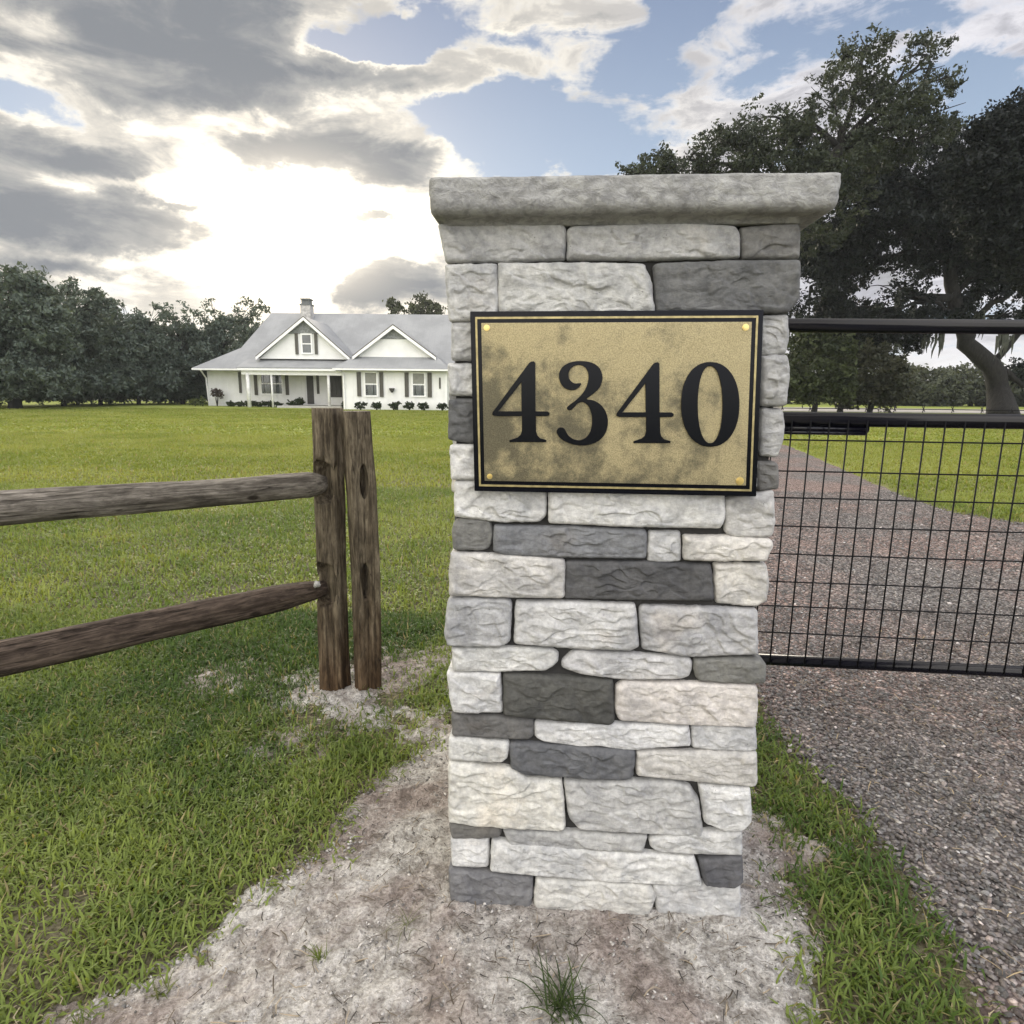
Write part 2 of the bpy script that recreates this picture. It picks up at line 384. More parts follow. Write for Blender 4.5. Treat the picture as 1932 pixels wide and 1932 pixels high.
def m_gravel():
    m_, q = mat('mixed gravel'); v = coords(q)
    cell = q.n('ShaderNodeTexVoronoi'); q.set(cell.inputs['Vector'], v); cell.inputs['Scale'].default_value = 75
    s_ = q.n('ShaderNodeSeparateColor'); q.set(s_.inputs[0], cell.outputs['Color'])
    n0 = q.noise(v, 0.9, 5, 0.6)
    cc = q.ramp(s_.outputs[0], [(0.0, (0.07, 0.064, 0.062)), (0.35, (0.17, 0.158, 0.152)), (0.8, (0.26, 0.245, 0.235)), (0.97, (0.38, 0.36, 0.33)), (1.0, (0.55, 0.52, 0.47))])
    cc = q.mix(1.0, cc, q.mix(q.mr(n0, 0.38, 0.62), (0.90, 0.91, 0.92), (1.22, 0.98, 0.92)), 'MULTIPLY')
    cc = q.mix(q.mr(cell.outputs['Distance'], 0.35, 0.7), cc, q.mix(1.0, cc, (0.35, 0.33, 0.32), 'MULTIPLY'))
    q.set(q.b.inputs['Base Color'], cc); q.b.inputs['Roughness'].default_value = 0.9; q.b.inputs['Specular IOR Level'].default_value = 0.2
    bump(q, q.m('SUBTRACT', 1.0, cell.outputs['Distance']), 0.010, 1.0)
    return m_
M_GRAVEL = m_gravel()
def m_attr(name, rough=0.85, trans=0.0, noisy=0.0, spec=0.25):
    m_, q = mat(name)
    a = q.n('ShaderNodeAttribute', attribute_name='tint').outputs['Color']
    if noisy:
        a = q.mix(1.0, a, q.mix(q.mr(q.noise(coords(q), 160, 3), 0.3, 0.7), (1-noisy,)*3, (1+noisy,)*3), 'MULTIPLY')
    q.set(q.b.inputs['Base Color'], a); q.b.inputs['Roughness'].default_value = rough
    q.b.inputs['Specular IOR Level'].default_value = spec
    if trans:
        t = q.n('ShaderNodeBsdfTranslucent'); q.set(t.inputs[0], q.mix(1.0, a, (1.25, 1.15, 0.55), 'MULTIPLY'))
        mx = q.n('ShaderNodeMixShader'); mx.inputs[0].default_value = trans
        q.nt.links.new(q.b.outputs[0], mx.inputs[1]); q.nt.links.new(t.outputs[0], mx.inputs[2]); q.nt.links.new(mx.outputs[0], q.out.inputs[0])
    return m_
M_BLADE = m_attr('grass blades', 0.55, 0.40)
M_PEB = m_attr('loose pebbles', 0.9, 0, 0.25)
M_DEBRIS = m_attr('dry litter', 0.9)
M_LEAF = m_attr('tree leaves', 0.6, 0.22)
def m_bark():
    m_, q = mat('bark'); v = coords(q)
    n_ = q.noise(q.mapping(v, scale=(1, 1, 0.3)), 9, 7, 0.7, 0.4)
    q.set(q.b.inputs['Base Color'], q.mix(q.mr(n_, 0.35, 0.65), (0.006, 0.0055, 0.005), (0.020, 0.018, 0.016)))
    q.b.inputs['Roughness'].default_value = 0.95; bump(q, n_, 0.08, 0.8)
    return m_
M_BARK = m_bark()

# ------------------------------------------------------------------ ground, road, driveway, sand
mb = MB(); mb.poly((-1500, -1500, 0), (1500, -1500, 0), (1500, 1500, 0), (-1500, 1500, 0))
tag(mb.build('lawn_ground', M_GROUND), kind='structure')
M_ROAD = flat('pale dusty road', (0.30, 0.28, 0.25), 0.95, 0, 0.15, 2)
mb = MB(); mb.poly((-90, 54, .02), (-9, 55, .02), (-9, 57, .02), (-90, 57, .02))
mb.poly((14, 43, .02), (90, 40, .02), (90, 50, .02), (14, 55, .02))
tag(mb.build('road', M_ROAD), kind='structure')

def P2(pts): return np.array([gnd(*p)[:2] for p in pts])
SAND = P2([(-60, 2050), (60, 1932), (180, 1868), (300, 1835), (400, 1725), (500, 1660), (600, 1590), (660, 1500), (760, 1425), (850, 1370), (1000, 1330),
           (1400, 1470), (1440, 1560), (1490, 1625), (1520, 1750), (1560, 1932), (1620, 2150), (966, 2400), (-100, 2400)])
DRIVE = P2([(2050, 2300), (1870, 1940), (1770, 1780), (1700, 1650), (1640, 1560), (1540, 1450), (1430, 1345), (1380, 1230), (1300, 1100), (1200, 980), (1120, 900), (1080, 850),
            (1040, 815), (980, 792), (1060, 787), (1250, 803), (1400, 822), (1490, 842), (1600, 890), (1700, 935), (1800, 968), (1932, 988), (2300, 1035), (3400, 1180), (3400, 2300)])
RINGS = [((-0.68, 2.46), 0.17), ((-0.50, 2.62), 0.09)]
SPECK = [(gnd(430, 1280)[:2], .17), (gnd(800, 1250)[:2], .30), (gnd(560, 1400)[:2], .15), (gnd(700, 1350)[:2], .16), (gnd(630, 1300)[:2], .26), (gnd(790, 1370)[:2], .14), (gnd(1450, 1600)[:2], .12)]
def sand_sd(P, seed=3):
    d = sdf(P, SAND)
    for c_, r_ in RINGS: d = np.maximum(d, r_-np.linalg.norm(P-np.array(c_), axis=1))
    return d+fbm(P*7, 4, seed)*0.085+fbm(P*26, 3, 77)*.03
def drive_sd(P): return sdf(P, DRIVE)+fbm(P*5, 4, 9)*0.07
def grid(xs, ys):
    gx, gy = np.meshgrid(xs, ys); P = np.c_[gx.ravel(), gy.ravel()]
    nx, ny = len(xs), len(ys); i = np.arange(nx*ny).reshape(ny, nx)
    F_ = np.stack([i[:-1, :-1], i[:-1, 1:], i[1:, 1:], i[1:, :-1]], -1).reshape(-1, 4)
    return P, F_
P, F_ = grid(np.arange(-1.5, 1.45, 0.0065), np.arange(0.55, 2.95, 0.0065))
d = sand_sd(P)
for c_, r_ in SPECK: d = np.maximum(d, (r_-np.linalg.norm(P-np.array(c_), axis=1))*.45+fbm(P*14, 4, 55)*.12)
z = np.clip(d*0.16, -0.03, 0.016)+fbm(P*26, 4, 21, 0.6)*0.0085+np.abs(fbm(P*70, 3, 5, 0.6))*0.011-0.004
z = np.where(d > -0.25, z, -0.05)
keep = (d > -0.12)[F_].any(1)
idx = np.unique(F_[keep]); rm = np.full(len(P), -1); rm[idx] = np.arange(len(idx))
tag(np_mesh('sand_patch', np.c_[P, z][idx], rm[F_[keep]], M_SAND, smooth=True), kind='structure')
ys = np.concatenate([np.arange(0.7, 4.0, 0.02), np.geomspace(4.0, 32, 170)])
xs = np.concatenate([np.arange(0.5, 4.0, 0.02), np.geomspace(4.0, 18, 60)])
P, F_ = grid(xs, ys); d = drive_sd(P)
z = np.clip(d*0.12, -0.03, 0.010)+fbm(P*12, 4, 31)*0.006
keep = (d > -0.12)[F_].any(1)
idx = np.unique(F_[keep]); rm = np.full(len(P), -1); rm[idx] = np.arange(len(idx))
tag(np_mesh('gravel_driveway', np.c_[P, z][idx], rm[F_[keep]], M_GRAVEL, smooth=True), kind='structure')

hzm = bpy.data.materials.new('thin evening haze'); hzm.use_nodes = True; hnt = hzm.node_tree; hnt.nodes.clear()
ho = hnt.nodes.new('ShaderNodeOutputMaterial'); hv = hnt.nodes.new('ShaderNodeVolumePrincipled'); hnt.links.new(hv.outputs[0], ho.inputs['Volume'])
hv.inputs['Color'].default_value = (.88, .94, 1.0, 1); hv.inputs['Density'].default_value = 0.0004; hv.inputs['Anisotropy'].default_value = 0.35
mb = MB(); mb.box(-95, 110, -6, 100, -1, 34); tag(mb.build('haze', hzm), kind='stuff')

# ------------------------------------------------------------------ stone pillar
PA = gnd(850, 1705); PB = gnd(1397, 1742); e_ = (PB-PA)/np.linalg.norm(PB-PA); PW = float(np.linalg.norm(PB-PA)); nrm = np.array([e_[1], -e_[0], 0])
def uv(x, y, off=0.0):
    """picture point on the pillar's front face -> metres along it and up it (off = metres proud of it)"""
    d_ = ray(x, y); P0 = PA+nrm*off; t = ((P0-CAM)@nrm)/(d_@nrm); q_ = CAM+d_*t-P0
    return float(q_@e_), float(q_[2])
PDEP = 0.70
pillar = thing('stone_pillar', 'tall gate pillar of stacked grey and cream stone with a wide flat cap', 'pillar', tuple(PA), math.atan2(e_[1], e_[0]))
L1 = lambda x, y: uv(772.8+x*.448, 293.7+y*.448)
L2 = lambda x, y: uv(803.7+x*.368, 911.9+y*.368)
L3 = lambda x, y: uv(803.7+x*.368, 1344.7+y*.368)
GR, LT, CR, DK, MD, BR, PK = (.40, .40, .39), (.56, .56, .54), (.56, .53, .47), (.135, .135, .14), (.27, .275, .285), (.19, .18, .155), (.55, .50, .45)
ST = [
 (L1, GR, [(118, 284), (640, 279), (657, 305), (655, 436), (150, 446), (142, 400)]), (L1, GR, [(668, 305), (690, 294), (1170, 284), (1370, 293), (1392, 330), (1390, 430), (667, 438)]),
 (L1, (.27, .265, .25), [(1400, 300), (1640, 282), (1648, 305), (1645, 430), (1405, 432)]),
 (L1, (.48, .48, .46), [(152, 462), (366, 458), (370, 560), (368, 694), (168, 696), (158, 560)]), (L1, (.48, .48, .45), [(376, 452), (985, 455), (1012, 520), (1032, 668), (377, 668)]),
 (L1, (.20, .205, .205), [(1030, 462), (1050, 452), (1642, 438), (1640, 600), (1592, 662), (1042, 662)]),
 (L1, GR, [(178, 702), (640, 700), (640, 860), (182, 862)]), (L1, MD, [(650, 676), (1470, 676), (1470, 832), (650, 850)]), (L1, GR, [(1482, 676), (1597, 668), (1602, 760), (1588, 834), (1482, 838)]),
 (L1, LT, [(160, 874), (600, 872), (600, 1010), (170, 1012)]), (L1, GR, [(612, 860), (1470, 845), (1470, 1050), (612, 1010)]), (L1, (.36, .36, .35), [(1482, 846), (1590, 842), (1600, 900), (1588, 1050), (1482, 1054)]),
 (L1, (.16, .165, .17), [(166, 1026), (560, 1020), (560, 1205), (268, 1212), (164, 1196)]), (L1, GR, [(572, 1022), (1470, 1065), (1470, 1260), (572, 1210)]), (L1, GR, [(1482, 1064), (1578, 1072), (1580, 1180), (1556, 1266), (1482, 1262)]),
 (L1, LT, [(172, 1218), (600, 1216), (600, 1366), (178, 1364)]), (L1, GR, [(610, 1220), (1460, 1272), (1460, 1400), (610, 1370)]), (L1, (.22, .215, .20), [(1470, 1292), (1556, 1300), (1556, 1402), (1470, 1414)]),
 (L2, LT, [(148, -12), (612, 0), (616, 160), (580, 198), (400, 196), (150, 172)]), (L2, LT, [(630, 0), (1528, 30), (1530, 180), (1510, 232), (1100, 222), (632, 205)]),
 (L2, (.45, .44, .42), [(1538, 82), (1785, 36), (1788, 200), (1778, 272), (1570, 274), (1536, 250)]),
 (L2, (.24, .24, .22), [(148, 196), (180, 180), (320, 196), (335, 238), (330, 320), (300, 344), (136, 345), (132, 240)]), (L2, (.255, .27, .295), [(350, 216), (1120, 238), (1132, 262), (1126, 388), (1000, 388), (400, 370), (348, 352)]),
 (L2, (.52, .52, .51), [(1146, 250), (1306, 252), (1306, 405), (1140, 402)]), (L2, CR, [(1326, 268), (1760, 284), (1776, 312), (1740, 398), (1322, 394)]),
 (L2, (.50, .48, .44), [(132, 356), (700, 390), (712, 412), (705, 580), (690, 590), (120, 575), (122, 450)]), (L2, DK, [(720, 402), (1460, 416), (1476, 605), (714, 592)]),
 (L2, CR, [(1482, 415), (1745, 420), (1760, 500), (1755, 600), (1700, 635), (1490, 618)]),
 (L2, (.38, .385, .39), [(118, 590), (428, 600), (436, 625), (426, 810), (380, 835), (110, 830), (96, 770)]), (L2, (.47, .47, .46), [(460, 606), (1070, 622), (1092, 840), (1050, 860), (800, 850), (455, 826)]),
 (L2, (.38, .38, .385), [(1098, 645), (1112, 630), (1700, 650), (1702, 880), (1330, 890), (1110, 850)]),
 (L2, (.52, .52, .49), [(132, 846), (640, 850), (676, 880), (668, 930), (610, 966), (140, 970)]), (L2, (.47, .465, .46), [(698, 915), (758, 862), (1350, 896), (1366, 930), (1352, 990), (1300, 1010), (1000, 1006), (800, 985), (700, 948)]),
 (L2, (.25, .25, .22), [(1380, 905), (1700, 900), (1745, 935), (1740, 1030), (1400, 1016), (1380, 980)]),
 (L2, LT, [(110, 972), (378, 984), (390, 1178), (140, 1176), (118, 1080)]), (L2, (.115, .115, .10), [(400, 980), (955, 1010), (966, 1225), (940, 1240), (400, 1192)]),
 (L2, PK, [(974, 1042), (1010, 1020), (1690, 1040), (1702, 1060), (1692, 1256), (1000, 1220), (975, 1180)]),
 (L3, (.19, .185, .175), [(130, 10), (540, 40), (552, 60), (546, 130), (520, 146), (135, 126)]), (L3, (.60, .60, .59), [(560, 50), (1350, 70), (1356, 178), (1180, 188), (1045, 199), (900, 176), (800, 181), (600, 156), (560, 130)]),
 (L3, (.52, .52, .51), [(1366, 70), (1696, 86), (1702, 200), (1650, 208), (1370, 190)]),
 (L3, (.52, .52, .48), [(120, 130), (420, 152), (418, 230), (390, 256), (118, 240)]), (L3, (.16, .168, .185), [(430, 170), (450, 156), (1060, 196), (1076, 212), (1062, 330), (1020, 350), (800, 338), (500, 320), (438, 285)]),
 (L3, (.45, .43, .39), [(1085, 202), (1696, 206), (1698, 370), (1680, 382), (1400, 356), (1085, 326)]),
 (L3, (.56, .545, .47), [(118, 248), (430, 290), (520, 336), (695, 346), (712, 590), (690, 606), (400, 588), (118, 560)]), (L3, (.40, .40, .385), [(710, 352), (1250, 356), (1350, 380), (1400, 450), (1422, 640), (1100, 622), (790, 602), (735, 540)]),
 (L3, LT, [(1402, 372), (1660, 386), (1668, 560), (1620, 606), (1520, 600), (1430, 562), (1420, 480)]),
 (L3, (.22, .21, .185), [(120, 575), (380, 592), (386, 620), (370, 650), (130, 655)]), (L3, (.38, .38, .36), [(394, 602), (1136, 634), (1112, 720), (780, 704), (430, 680)]),
 (L3, (.49, .49, .47), [(1148, 650), (1200, 634), (1440, 612), (1620, 610), (1622, 735), (1200, 722), (1150, 690)]),
 (L3, LT, [(128, 656), (320, 656), (318, 800), (130, 796)]), (L3, (.53, .53, .50), [(340, 655), (1000, 712), (1370, 742), (1396, 800), (1412, 890), (1000, 868), (330, 812)]),
 (L3, (.15, .15, .165), [(1400, 752), (1620, 738), (1626, 870), (1580, 900), (1430, 886)]),
 (L3, (.22, .22, .23), [(118, 802), (545, 842), (545, 940), (530, 1020), (300, 1012), (130, 985)]), (L3, (.50, .49, .44), [(566, 846), (1150, 880), (1176, 950), (1130, 1055), (900, 1045), (590, 1020), (554, 980)]),
 (L3, (.49, .49, .475), [(1165, 886), (1612, 880), (1616, 1060), (1560, 1082), (1190, 1045), (1180, 960)]),
]
SV, SF, SC = [], [], []; _off = 0
def stone(poly, tint, frame, seed, depth=0.09, fine=0.0038):
    """one rough stone: outline in face metres, a cleft front and sides that run back into the mortar"""
    global _off
    tm = sum(tint)/3; tint = tuple(tm+(c_-tm)*.55 for c_ in tint)
    tint = tuple(min(.66, c_*1.10) for c_ in tint) if tint[0] > .34 else tuple(c_*.78 for c_ in tint)
    poly = np.array(poly, float)
    if ((poly[:, 0]*np.roll(poly[:, 1], -1)-np.roll(poly[:, 0], -1)*poly[:, 1]).sum()) < 0: poly = poly[::-1]
    nx = np.roll(poly, -1, 0); L = np.linalg.norm(nx-poly, axis=1); pts = []
    for a, b, l in zip(poly, nx, L):
        k = max(1, int(l/fine)); pts += [a+(b-a)*t for t in np.arange(k)/k]
    B = np.array(pts)
    for _ in range(3): B = (np.roll(B, 1, 0)+B*2+np.roll(B, -1, 0))/4
    c0 = B.mean(0); dirn = (B-c0)/np.linalg.norm(B-c0, axis=1)[:, None]
    B = B+dirn*(0.0026+fbm(np.c_[B*60, np.full(len(B), seed*3.3)], 4, seed, .6)*0.0028)[:, None]
    nr = 40 if fine < .006 else 16; sc_ = 1-(np.arange(nr)/nr)**1.15
    rings = [c0+(B-c0)*s_ for s_ in sc_]; n = len(B); A = np.concatenate(rings+[c0[None]])
    dd = seg_dist(A, B); dd[:n] = 0
    rnd = random.Random(seed); prd = rnd.uniform(-0.003, 0.008)
    Q = np.c_[A, np.full(len(A), seed*1.7)]
    w_ = min(1.0, (A[:, 1].max()-A[:, 1].min())/0.07)
    h = (1-np.exp(-dd/0.0026))*0.011
    ed = np.clip(dd/0.010, 0, 1)
    wq = Q+np.c_[fbm(Q*[30, 30, 1], 2, seed+31), fbm(Q*[30, 30, 1]+7, 2, seed+32), np.zeros(len(Q))]*.010
    h += (fbm(wq*[8, 11, 1], 3, seed)*0.0048)*w_*ed
    ext_ = A.max(0)-A.min(0); K = max(5, int(ext_[0]*ext_[1]/(.030*.017))); rr = np.random.default_rng(seed)
    S_ = A.min(0)+rr.uniform(0, 1, (K, 2))*ext_; gr_ = rr.normal(0, .15, (K, 2))*[.7, 1.2]; b_ = rr.uniform(-.0030, .0030, K)
    W2 = wq[:, :2]; dx = W2[:, None, 0]-S_[None, :, 0]; dz = W2[:, None, 1]-S_[None, :, 1]
    q2 = np.sqrt((dx/1.8)**2+dz**2); wt = np.exp(-(q2-q2.min(1, keepdims=True))/.0011); wt /= wt.sum(1, keepdims=True)
    h += (wt*(b_+dx*gr_[:, 0]+dz*gr_[:, 1])).sum(1)*w_*np.clip(dd/.010, 0, 1)*.72
    t = A[:, 1]*rnd.uniform(20, 36)+A[:, 0]*rnd.uniform(-9, 9)+fbm(wq*[9, 9, 1], 3, seed+9)*2.4
    fr = t-np.floor(t); h += (np.clip(fr*9, 0, 1)-fr)*0.0048*w_*np.clip(dd/0.016, 0, 1)*np.clip(fbm(Q*[14, 14, 1], 2, seed+15)*3+.35, 0, 1)
    h += fbm(wq*[48, 66, 1], 4, seed+77, .68)*0.0024*np.clip(dd/0.006, .25, 1)
    y = -(h-0.010+prd)
    V3 = np.c_[A[:, 0], y, A[:, 1]]
    back = np.c_[B[:, 0], np.full(n, depth), B[:, 1]]
    V3 = np.concatenate([V3, back]); m_ = len(sc_); F = []
    i = np.arange(n); j = (i+1) % n
    for k in range(m_-1): F.append(np.c_[k*n+i, k*n+j, (k+1)*n+j, (k+1)*n+i])
    F.append(np.c_[(m_-1)*n+i, (m_-1)*n+j, np.full(n, m_*n), np.full(n, m_*n)])
    F.append(np.c_[m_*n+1+i, m_*n+1+j, j, i])
    F = np.concatenate(F)
    org, ex, ey = frame          # ex: along the face, ey: into the pillar
    W = np.c_[org[0]+V3[:, 0]*ex[0]+V3[:, 1]*ey[0], org[1]+V3[:, 0]*ex[1]+V3[:, 1]*ey[1], V3[:, 2]]
    SV.append(W); SF.append(F+_off); SC.append(np.tile(np.array(tint), (len(W), 1))); _off += len(W)
FR = ((0, 0), (1, 0), (0, 1))
for i, (L, t, pts) in enumerate(ST): stone([L(*p) for p in pts], t, FR, 100+i)
rnd = random.Random(5); cs_top = uv(1100, 420)[1]-.004
pal = [GR, LT, CR, MD, LT, DK, GR, LT, (.49, .49, .46)]
for org, ex, ey, x0, x1 in (((0, PDEP), (0, -1), (1, 0), 0.0, PDEP-0.092), ((PW, 0), (0, 1), (-1, 0), 0.092, PDEP), ((PW, PDEP), (-1, 0), (0, -1), 0.092, PW-0.092)):
    z0 = 0.0; s_ = 400+int(x0*1000)+int(ex[1]*7)*13
    for hh in (.10, .055, .11, .075, .06, .09, .105, .07, .085, .10, .06, .10, .085, .11, .07, .10, .105, .065, .08):
        z1 = min(z0+hh, cs_top); x = x0+0.002
        while x < x1-0.01:
            l = rnd.uniform(.12, .34)
            if x1-x-l < 0.09: l = x1-x
            j = lambda: rnd.uniform(-.003, .003)
            s_ += 1
            stone([(x+j(), z0+.003+j()), (x+l-.007+j(), z0+.003+j()), (x+l-.007+j(), z1-.004+j()), (x+j(), z1-.004+j())], rnd.choice(pal), (org, ex, ey), s_, 0.085, 0.009)
            x += l
        z0 = z1
        if z0 >= cs_top-.005: break
np_mesh('stone_veneer', np.concatenate(SV), np.concatenate(SF), M_STONE, pillar, smooth=True, attrs={'tint': np.concatenate(SC)})
mb = MB(); mb.box(0.020, PW-0.022, 0.016, PDEP-0.022, -0.05, 1.56)
mb.build('mortar_core', M_MORTAR, pillar)
# cap: rock-faced slab over a sloping bed
cu0 = uv(806, 345, 0.05)[0]; cu1 = uv(1593, 340, 0.05)[0]; ct = uv(1100, 330, 0.05)[1]; cb = uv(1100, 393, 0.05)[1]; cs = uv(1100, 420)[1]
prof = [(-.012, cs-.006), (-.012, cs+.004), (.0, cs+.012), (.006, cs+.018)]
def capring(o, z_):   # o: 0 at the shaft, 1 at the slab's lip
    l = -0.004+(cu0+0.004)*o; r_ = PW+(cu1-PW)*o; f_ = 0.0-0.05*o; b_ = PDEP+0.05*o
    return l, r_, f_, b_, z_
prof = [(-.55, cs-.004), (0.0, cs-.004), (0.06, cs+.004), (.34, cs+(cb-cs)*.52), (.66, cb-.006), (.90, cb), (.985, cb+.008), (1.0, cb+.016)]+[(1.0, cb+.016+(ct-.010-cb-.016)*k/12) for k in range(1, 12)]+[(1.0, ct-.006), (.992, ct-.001), (.90, ct), (.5, ct+.002), (0, ct+.003), (-2.5, ct+.004), (-7, ct+.005)]
N_ = 150; V = []
for o_, z_ in prof:
    l, r_, f_, b_, z_ = capring(o_, z_)
    l, r_, f_, b_ = min(l, PW/2-.01), max(r_, PW/2+.01), min(f_, PDEP/2-.01), max(b_, PDEP/2+.01)
    rc = 0.022
    for (ax, ay, bx, by) in ((l, f_, r_, f_), (r_, f_, r_, b_), (r_, b_, l, b_), (l, b_, l, f_)):
        for k in range(N_):
            t = k/N_; x = ax+(bx-ax)*t; y = ay+(by-ay)*t
            # soften the corners
            cx = min(max(x, l+rc), r_-rc); cy = min(max(y, f_+rc), b_-rc)
            dx, dy = x-cx, y-cy; dl = math.hypot(dx, dy)
            if dl > rc and dx and dy: x, y = cx+dx/dl*rc, cy+dy/dl*rc
            V.append((x, y, z_))
V = np.array(V); n = 4*N_; out = V[:, :2]-[PW/2, PDEP/2]; out /= np.linalg.norm(out, axis=1)[:, None]
side = np.zeros_like(out)
eo = np.repeat([p[0] for p in prof], n); rough_ = np.clip((V[:, 2]-cb+.006)/0.022, 0, 1)*np.clip((eo-.8)/.18, 0, 1)
nn = (fbm(V*[14, 14, 30], 5, 61, .66)*.0055+fbm(V*[60, 60, 70], 3, 62, .6)*.0022)*rough_+fbm(V*30, 3, 5)*.0006
V[:, :2] += out*nn[:, None]; V[:, 2] += fbm(V*[9, 9, 9]+3, 4, 14)*.002*(V[:, 2] > cb-.01)
i = np.arange(n); j = (i+1) % n; F = [np.c_[k*n+i, k*n+j, (k+1)*n+j, (k+1)*n+i] for k in range(len(prof)-1)]
np_mesh('cap', V, np.concatenate(F), M_CAP, pillar, smooth=True)

# ------------------------------------------------------------------ house number sign
SO = 0.030
sgn = thing('house_number_sign', 'black framed brass plaque with the raised number 4340 on the stone pillar', 'sign', tuple(PA+nrm*SO), math.atan2(e_[1], e_[0]))
Z4 = lambda x, y: uv(865.5+x*.312, 571.9+y*.312, SO)
c4 = [np.array(Z4(*p)) for p in ((68, 50), (1845, 40), (1800, 1170), (95, 1137))]
sw = c4[1]-c4[0]; hh = ((c4[0]+c4[1])-(c4[2]+c4[3]))[1]/2
def quad_in(il, it):       # rectangle inset in metres from the sign's outline, clockwise from top left
    tl, tr, br, bl = c4
    def mixp(a, b, d_): return a+(b-a)/np.linalg.norm(b-a)*d_
    return [mixp(tl, tr, il)+(bl-tl)/np.linalg.norm(bl-tl)*it, mixp(tr, tl, il)+(br-tr)/np.linalg.norm(br-tr)*it, mixp(br, bl, il)+(tr-br)/np.linalg.norm(tr-br)*it, mixp(bl, br, il)+(tl-bl)/np.linalg.norm(tl-bl)*it]
def slab(q_, y0, y1, name, m_, bev):
    m__ = MB(); m__.prism([(p[0], y0, p[1]) for p in q_], (0, y1-y0, 0)); return m__.build(name, m_, sgn, bevel=bev)
px = 0.59/1777
slab(c4, 0.0, 0.022, 'frame', M_BLACK, 0.0015)
o1, i1 = quad_in(31*px, 33*px), quad_in(43*px, 45*px); m__ = MB()
for k in range(4):
    a, b, c_, d_ = o1[k], o1[(k+1) % 4], i1[(k+1) % 4], i1[k]
    m__.prism([(p[0], -0.0015, p[1]) for p in (a, b, c_, d_)], (0, 0.001, 0))
m__.build('gold_border', M_GOLD, sgn)
slab(quad_in(67*px, 68*px), -0.002, 0.001, 'brass_plate', M_BRASS, 0.0006)
def catmull(pts, k=6):
    n = len(pts); r_ = []
    for i in range(n):
        p0, p1, p2, p3 = [np.array(pts[(i+o) % n], float) for o in (-1, 0, 1, 2)]
        for t in np.arange(k)/k:
            r_.append(0.5*(2*p1+(p2-p0)*t+(2*p0-5*p1+4*p2-p3)*t*t+(3*p1-p0-3*p2+p3)*t**3))
    return r_
four_o = [(428, 362), (440, 355), (455, 354), (462, 362), (463, 655), (536, 656), (548, 664), (547, 676), (536, 681), (465, 681), (467, 775), (475, 800), (492, 818), (515, 823), (529, 829), (528, 838), (309, 838), (309, 829),
          (330, 822), (358, 812), (376, 796), (384, 770), (385, 681), (222, 681), (206, 674), (206, 662)]
four_h = [(381, 474), (238, 655), (382, 655)]
three = catmull([(607, 440), (622, 395), (665, 364), (725, 352), (790, 358), (838, 382), (862, 420), (866, 465), (848, 512), (805, 552), (772, 580), (815, 590), (860, 618), (890, 665), (900, 722), (886, 782), (848, 828), (792, 853), (733, 858), (672, 846), (618, 817), (594, 782), (600, 760), (618, 752), (636, 758), (648, 778), (664, 802), (692, 822), (730, 829), (766, 815), (794, 780), (806, 730),
                 (804, 672), (785, 622), (752, 597), (722, 603), (700, 625), (682, 642), (662, 644), (656, 630), (676, 612), (725, 574), (762, 528), (781, 480), (785, 430), (768, 392), (735, 373), (696, 380), (668, 408), (662, 442), (675, 470), (702, 487), (738, 486), (722, 512), (690, 525), (650, 517), (620, 488)], 5)
def ell(cx, cy, rx, ry, n=64, pw=0.92):
    r_ = []
    for k in range(n):
        t = 2*math.pi*k/n; c_, s_ = math.cos(t), math.sin(t)
        r_.append((cx+rx*abs(c_)**pw*(1 if c_ > 0 else -1), cy+ry*abs(s_)**pw*(1 if s_ > 0 else -1)))
    return r_
def digit(loops, extra):
    cu = bpy.data.curves.new('digit', 'CURVE'); cu.dimensions = '2D'; cu.fill_mode = 'BOTH'
    for lp in loops:
        sp = cu.splines.new('POLY'); sp.points.add(len(lp)-1); sp.use_cyclic_u = True
        for k, (x, y) in enumerate(lp):
            u_, v_ = Z4(x, y); sp.points[k].co = (u_, v_, 0, 1)
    cu.extrude = 0.0016; cu.bevel_depth = 0.0005; cu.bevel_resolution = 1
    t_ = bpy.data.objects.new('tmp', cu); col.objects.link(t_)
    bpy.context.view_layer.update()
    me = bpy.data.meshes.new_from_object(t_.evaluated_get(bpy.context.evaluated_depsgraph_get()))
    bpy.data.objects.remove(t_)
    me.transform(Matrix.Rotation(math.radians(90), 4, 'X')); me.transform(Matrix.Translation((0, -0.0036, 0)))
    o = link('digit', me, M_BLACK, sgn); o['label'] = extra
sh = lambda l, dx, dy: [(x+dx, y+dy) for x, y in l]
digit([four_o, four_h], 'first black digit 4'); digit([three], 'black digit 3')
digit([sh(four_o, 748, 6), sh(four_h, 748, 6)], 'second black digit 4'); digit([ell(1518, 612, 174, 254), ell(1517, 613, 76, 234)], 'black digit 0')
for (x, y, r_) in ((170, 150, .0062), (1733, 147, .0066), (188, 1047, .0058), (1698, 1075, .0082)):
    u_, v_ = Z4(x, y); m__ = MB()
    for (ra, ya, yb) in ((r_, -.0022, -.0034), (r_*.72, -.0034, -.0052), (r_*.38, -.0052, -.0058)):
        ring = [(u_+ra*math.cos(2*math.pi*k/20), ya, v_+ra*math.sin(2*math.pi*k/20)) for k in range(20)]
        m__.prism(ring, (0, yb-ya, 0))
    m__.build('screw', M_SCREW, sgn, bevel=0.0005)

